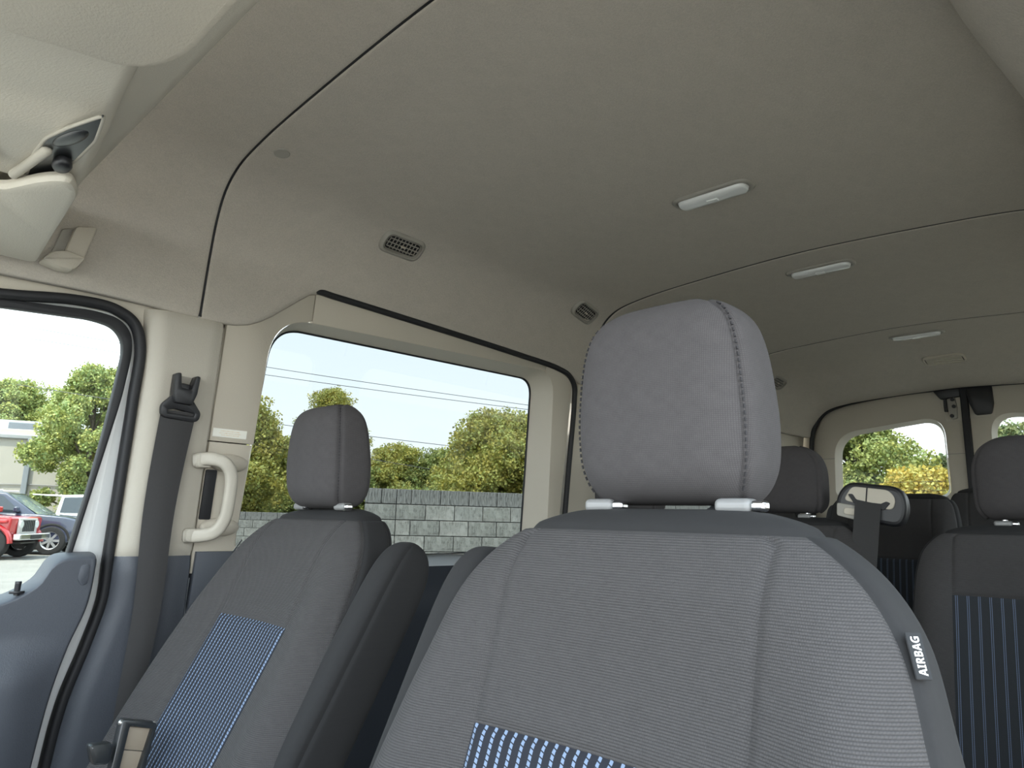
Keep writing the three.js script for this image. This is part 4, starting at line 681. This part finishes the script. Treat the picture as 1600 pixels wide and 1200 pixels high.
// ───────────────────────── parked vehicles ─────────────────────────
function wheel(R, w, rimM, spokes) {                            // axis along local z
  const g = new THREE.Group(); g.name = 'wheel';
  part('tyre', new THREE.LatheGeometry([[R * .62, -w / 2], [R * .9, -w / 2], [R * .98, -w * .38], [R, -w * .2], [R, w * .2], [R * .98, w * .38], [R * .9, w / 2], [R * .62, w / 2]].map(([a, b]) => new THREE.Vector2(a, b)), 40).rotateX(PI / 2), std(.025, .025, .026, .9), g);
  const sp = [new THREE.LatheGeometry([[R * .54, w * .30], [R * .64, w * .48], [R * .62, w * .40], [R * .56, .0]].map(([a, b]) => new THREE.Vector2(a, b)), 36).rotateX(PI / 2), new THREE.CylinderGeometry(R * .14, R * .14, w * .2, 16).rotateX(PI / 2).translate(0, 0, w * .34)];
  for (let k = 0; k < spokes; k++) sp.push(new THREE.BoxGeometry(R * .52, R * .16, w * .12).translate(R * .32, 0, w * .34).rotateZ(k / spokes * 2 * PI));
  part('rim', mergeGeometries(sp.map((q) => (q.index ? q.toNonIndexed() : q)).map((q) => { q.deleteAttribute('uv'); return q; })), rimM, g, 'alloy rim'); part('brake_disc', new THREE.CylinderGeometry(R * .5, R * .5, w * .1, 24).rotateX(PI / 2), std(.05, .05, .05, .6), g); return g;
}
const carGlass = phys(.035, .045, .055, .04, { clearcoat: 1, clearcoatRoughness: .02 }), lampM = phys(.8, .8, .78, .1, { clearcoat: 1 }), amber = phys(.8, .22, .03, .2, { clearcoat: 1 });
function paint(r, g, b) { return phys(r, g, b, .3, { clearcoat: 1, clearcoatRoughness: .04 }); }
function car(name, label, group, x, z, heading, o) {             // origin: ground under the near front wheel; local +x forward, +z towards the viewer
  const t = thing(name, label, o.cat ?? 'car', group); t.position.set(x, GY, z); t.rotation.y = Math.atan2(-heading[1], heading[0]); t.scale.setScalar(o.scale ?? 1); const W = o.w, zc = -W / 2 + .12;
  const side = (pts, w, b, taper) => remap(extrude(pts, [], w, b, 3), (px, py, pz) => { const k = taper ? 1 - taper * Math.max(0, py - taper * 0 - o.belt) : 1; return V(px, py, zc + (pz - w / 2) * k); });
  part('body', side(o.body, W, .06), o.paint, t); part('greenhouse', side(o.cabin, W - .10, .05, o.taper ?? .22), o.roofM ?? o.paint, t);
  for (const win of o.windows) for (const s of [1, -1]) part('side_window', remap(extrude(win, [], .02), (px, py, pz) => { const k = 1 - (o.taper ?? .22) * Math.max(0, py - o.belt); return V(px, py, zc + s * ((W - .10) / 2 * k + .004 - .01 + pz)); }), carGlass, t, 'dark window');
  const wq = o.screen; part('windscreen', gridGeo(6, 4, (u, v) => { const px = lerp(wq[0][0], wq[1][0], v) + .05 * (1 - (2 * u - 1) ** 2) + .02, py = lerp(wq[0][1], wq[1][1], v), hw = (W - .22) / 2 * (1 - (o.taper ?? .22) * Math.max(0, py - o.belt)); return V(px, py, zc + lerp(-hw, hw, u)); }), o.screenM ?? carGlass, t);
  for (const wx of o.wheels) for (const s of [1, -1]) { const w = wheel(o.R, .26, o.rim, o.spokes); w.position.set(wx, o.R, zc + s * (W / 2 - .10)); if (s < 0) w.rotation.y = PI; t.add(w); part('wheel_arch', sweep(Array.from({ length: 15 }, (_, k) => { const a = k / 14 * PI; return V(wx + Math.cos(a) * (o.R + .07), o.R + Math.sin(a) * (o.R + .05), zc + s * (W / 2 - .02)); }), oval(.05, o.flare ?? .03, 8), V(0, 0, 1)), o.archM ?? std(.02, .02, .02, .8), t, 'wheel arch'); }
  for (const s of [1, -1]) part('mirror', rbox(.12, .16, .2, .04, o.mirror[0], o.mirror[1], zc + s * (W / 2 + .06)), o.paint, t);
  o.extra?.(t, zc, W); return t;
}
const silver = std(.62, .62, .63, .3, { metalness: .6 });
// red boxy off-roader, nose towards the right
car('off_road_car', 'red boxy off road car with chrome front bumper and slotted grille', 'parked vehicles', -24.05, -4.55, [.59, -.806], {
  scale: 1.1, w: 1.72, R: .42, belt: 1.12, taper: .16, paint: paint(.50, .025, .03), roofM: std(.03, .03, .03, .8), rim: silver, spokes: 5, wheels: [0, -2.4], flare: .12, archM: paint(.45, .02, .025), mirror: [-.72, 1.28], cat: 'car',
  body: [[.42, .62], [.46, 1.05], [.40, 1.10], [-.75, 1.16], [-3.05, 1.16], [-3.1, .55], [-1.9, .5], [-.6, .5], [.3, .56]], cabin: [[-.78, 1.13], [-1.02, 1.78], [-3.0, 1.80], [-3.06, 1.13]],
  windows: [[[-.98, 1.2], [-1.15, 1.68], [-1.75, 1.7], [-1.75, 1.2]], [[-1.85, 1.2], [-1.85, 1.7], [-2.9, 1.7], [-2.95, 1.2]]], screen: [[-.78, 1.16], [-1.0, 1.74]],
  extra: (t, zc, W) => {
    part('grille', rbox(.06, .44, 1.0, .03, .47, .84, zc), paint(.62, .58, .55), t, 'pale slotted grille'); for (let k = -3; k <= 3; k++) part('grille_slot', rbox(.02, .30, .06, .008, .505, .86, zc + k * .095), std(.02, .02, .02, .7), t);
    for (const s of [1, -1]) { part('headlamp', new THREE.CylinderGeometry(.10, .10, .05, 20).rotateZ(PI / 2).translate(.50, .90, zc + s * .42), lampM, t); part('indicator', rbox(.05, .07, .16, .02, .52, .60, zc + s * .62), amber, t, 'amber indicator'); part('fender', rbox(.75, .10, .30, .04, .02, .98, zc + s * (W / 2 - .06)), paint(.50, .025, .03), t); }
    part('front_bumper', rbox(.20, .17, 1.66, .04, .62, .58, zc), M.chrome, t, 'chrome front bumper'); part('bumper_centre', rbox(.05, .12, .6, .02, .71, .58, zc), std(.03, .03, .03, .6), t); part('skid_plate', rbox(.5, .05, .8, .02, .3, .42, zc), std(.05, .05, .05, .6), t); part('front_axle', new THREE.CylinderGeometry(.06, .06, 1.3, 12).rotateX(PI / 2).translate(0, .40, zc), std(.03, .03, .03, .7), t);
  } });
// dark blue SUV behind it
const suv = { scale: 1.1, w: 1.95, R: .41, belt: 1.12, taper: .26, spokes: 7, wheels: [0, -3.0], mirror: [-.95, 1.28],
  body: [[.95, .45], [1.0, .78], [.92, .95], [.30, 1.10], [-.45, 1.16], [-3.9, 1.18], [-4.0, .5], [-3.5, .38], [-2.5, .32], [-.5, .32], [.6, .36]], cabin: [[-.45, 1.13], [-1.35, 1.76], [-2.2, 1.83], [-3.6, 1.78], [-3.95, 1.14]],
  windows: [[[-.85, 1.2], [-1.42, 1.68], [-2.05, 1.74], [-2.05, 1.2]], [[-2.15, 1.2], [-2.15, 1.74], [-3.0, 1.72], [-3.05, 1.2]]], screen: [[-.47, 1.16], [-1.33, 1.72]],
  extra: (t, zc, W) => { for (const s of [1, -1]) part('headlamp', rbox(.22, .16, .34, .05, .86, .84, zc + s * .68), lampM, t); part('grille', rbox(.04, .22, .8, .02, .99, .72, zc), std(.03, .03, .03, .5), t); part('lower_bumper', rbox(.06, .14, 1.6, .03, .98, .48, zc), std(.02, .02, .02, .7), t); for (const s of [1, -1]) for (const x of [-1.1, -2.1]) part('door_handle', rbox(.16, .03, .03, .01, x - .6, 1.02, zc + s * (W / 2 + .005)), silver, t); for (const s of [1, -1]) part('roof_rail', rbox(2.0, .04, .05, .015, -2.5, 1.83, zc + s * .62), silver, t); } };
car('parked_suv', 'dark blue SUV with silver spoked wheels behind the red off road car', 'parked vehicles', -26.2, -6.55, [.50, -.866], { ...suv, paint: paint(.035, .045, .085), rim: silver, screenM: phys(.25, .30, .32, .05, { clearcoat: 1 }) });
car('parked_suv', 'teal black wagon parked behind the dark blue SUV', 'parked vehicles', -29.8, -7.0, [.50, -.866], { ...suv, paint: paint(.03, .045, .05), rim: silver, screenM: phys(.25, .30, .32, .05, { clearcoat: 1 }) });
car('pickup_truck', 'white pickup truck at the far end of the parked row', 'parked vehicles', -31.2, -10.6, [.50, -.866], { ...suv, paint: paint(.70, .71, .72), rim: silver, cat: 'truck',
  cabin: [[-.45, 1.13], [-1.15, 1.82], [-1.8, 1.88], [-2.5, 1.84], [-2.6, 1.14]], windows: [[[-.85, 1.2], [-1.25, 1.72], [-1.7, 1.78], [-1.7, 1.2]], [[-1.8, 1.2], [-1.8, 1.78], [-2.4, 1.75], [-2.45, 1.2]]] });

scene.traverse((o) => { if (o.isMesh) o.castShadow = o.receiveShadow = true; });
renderer.render(scene, camera);
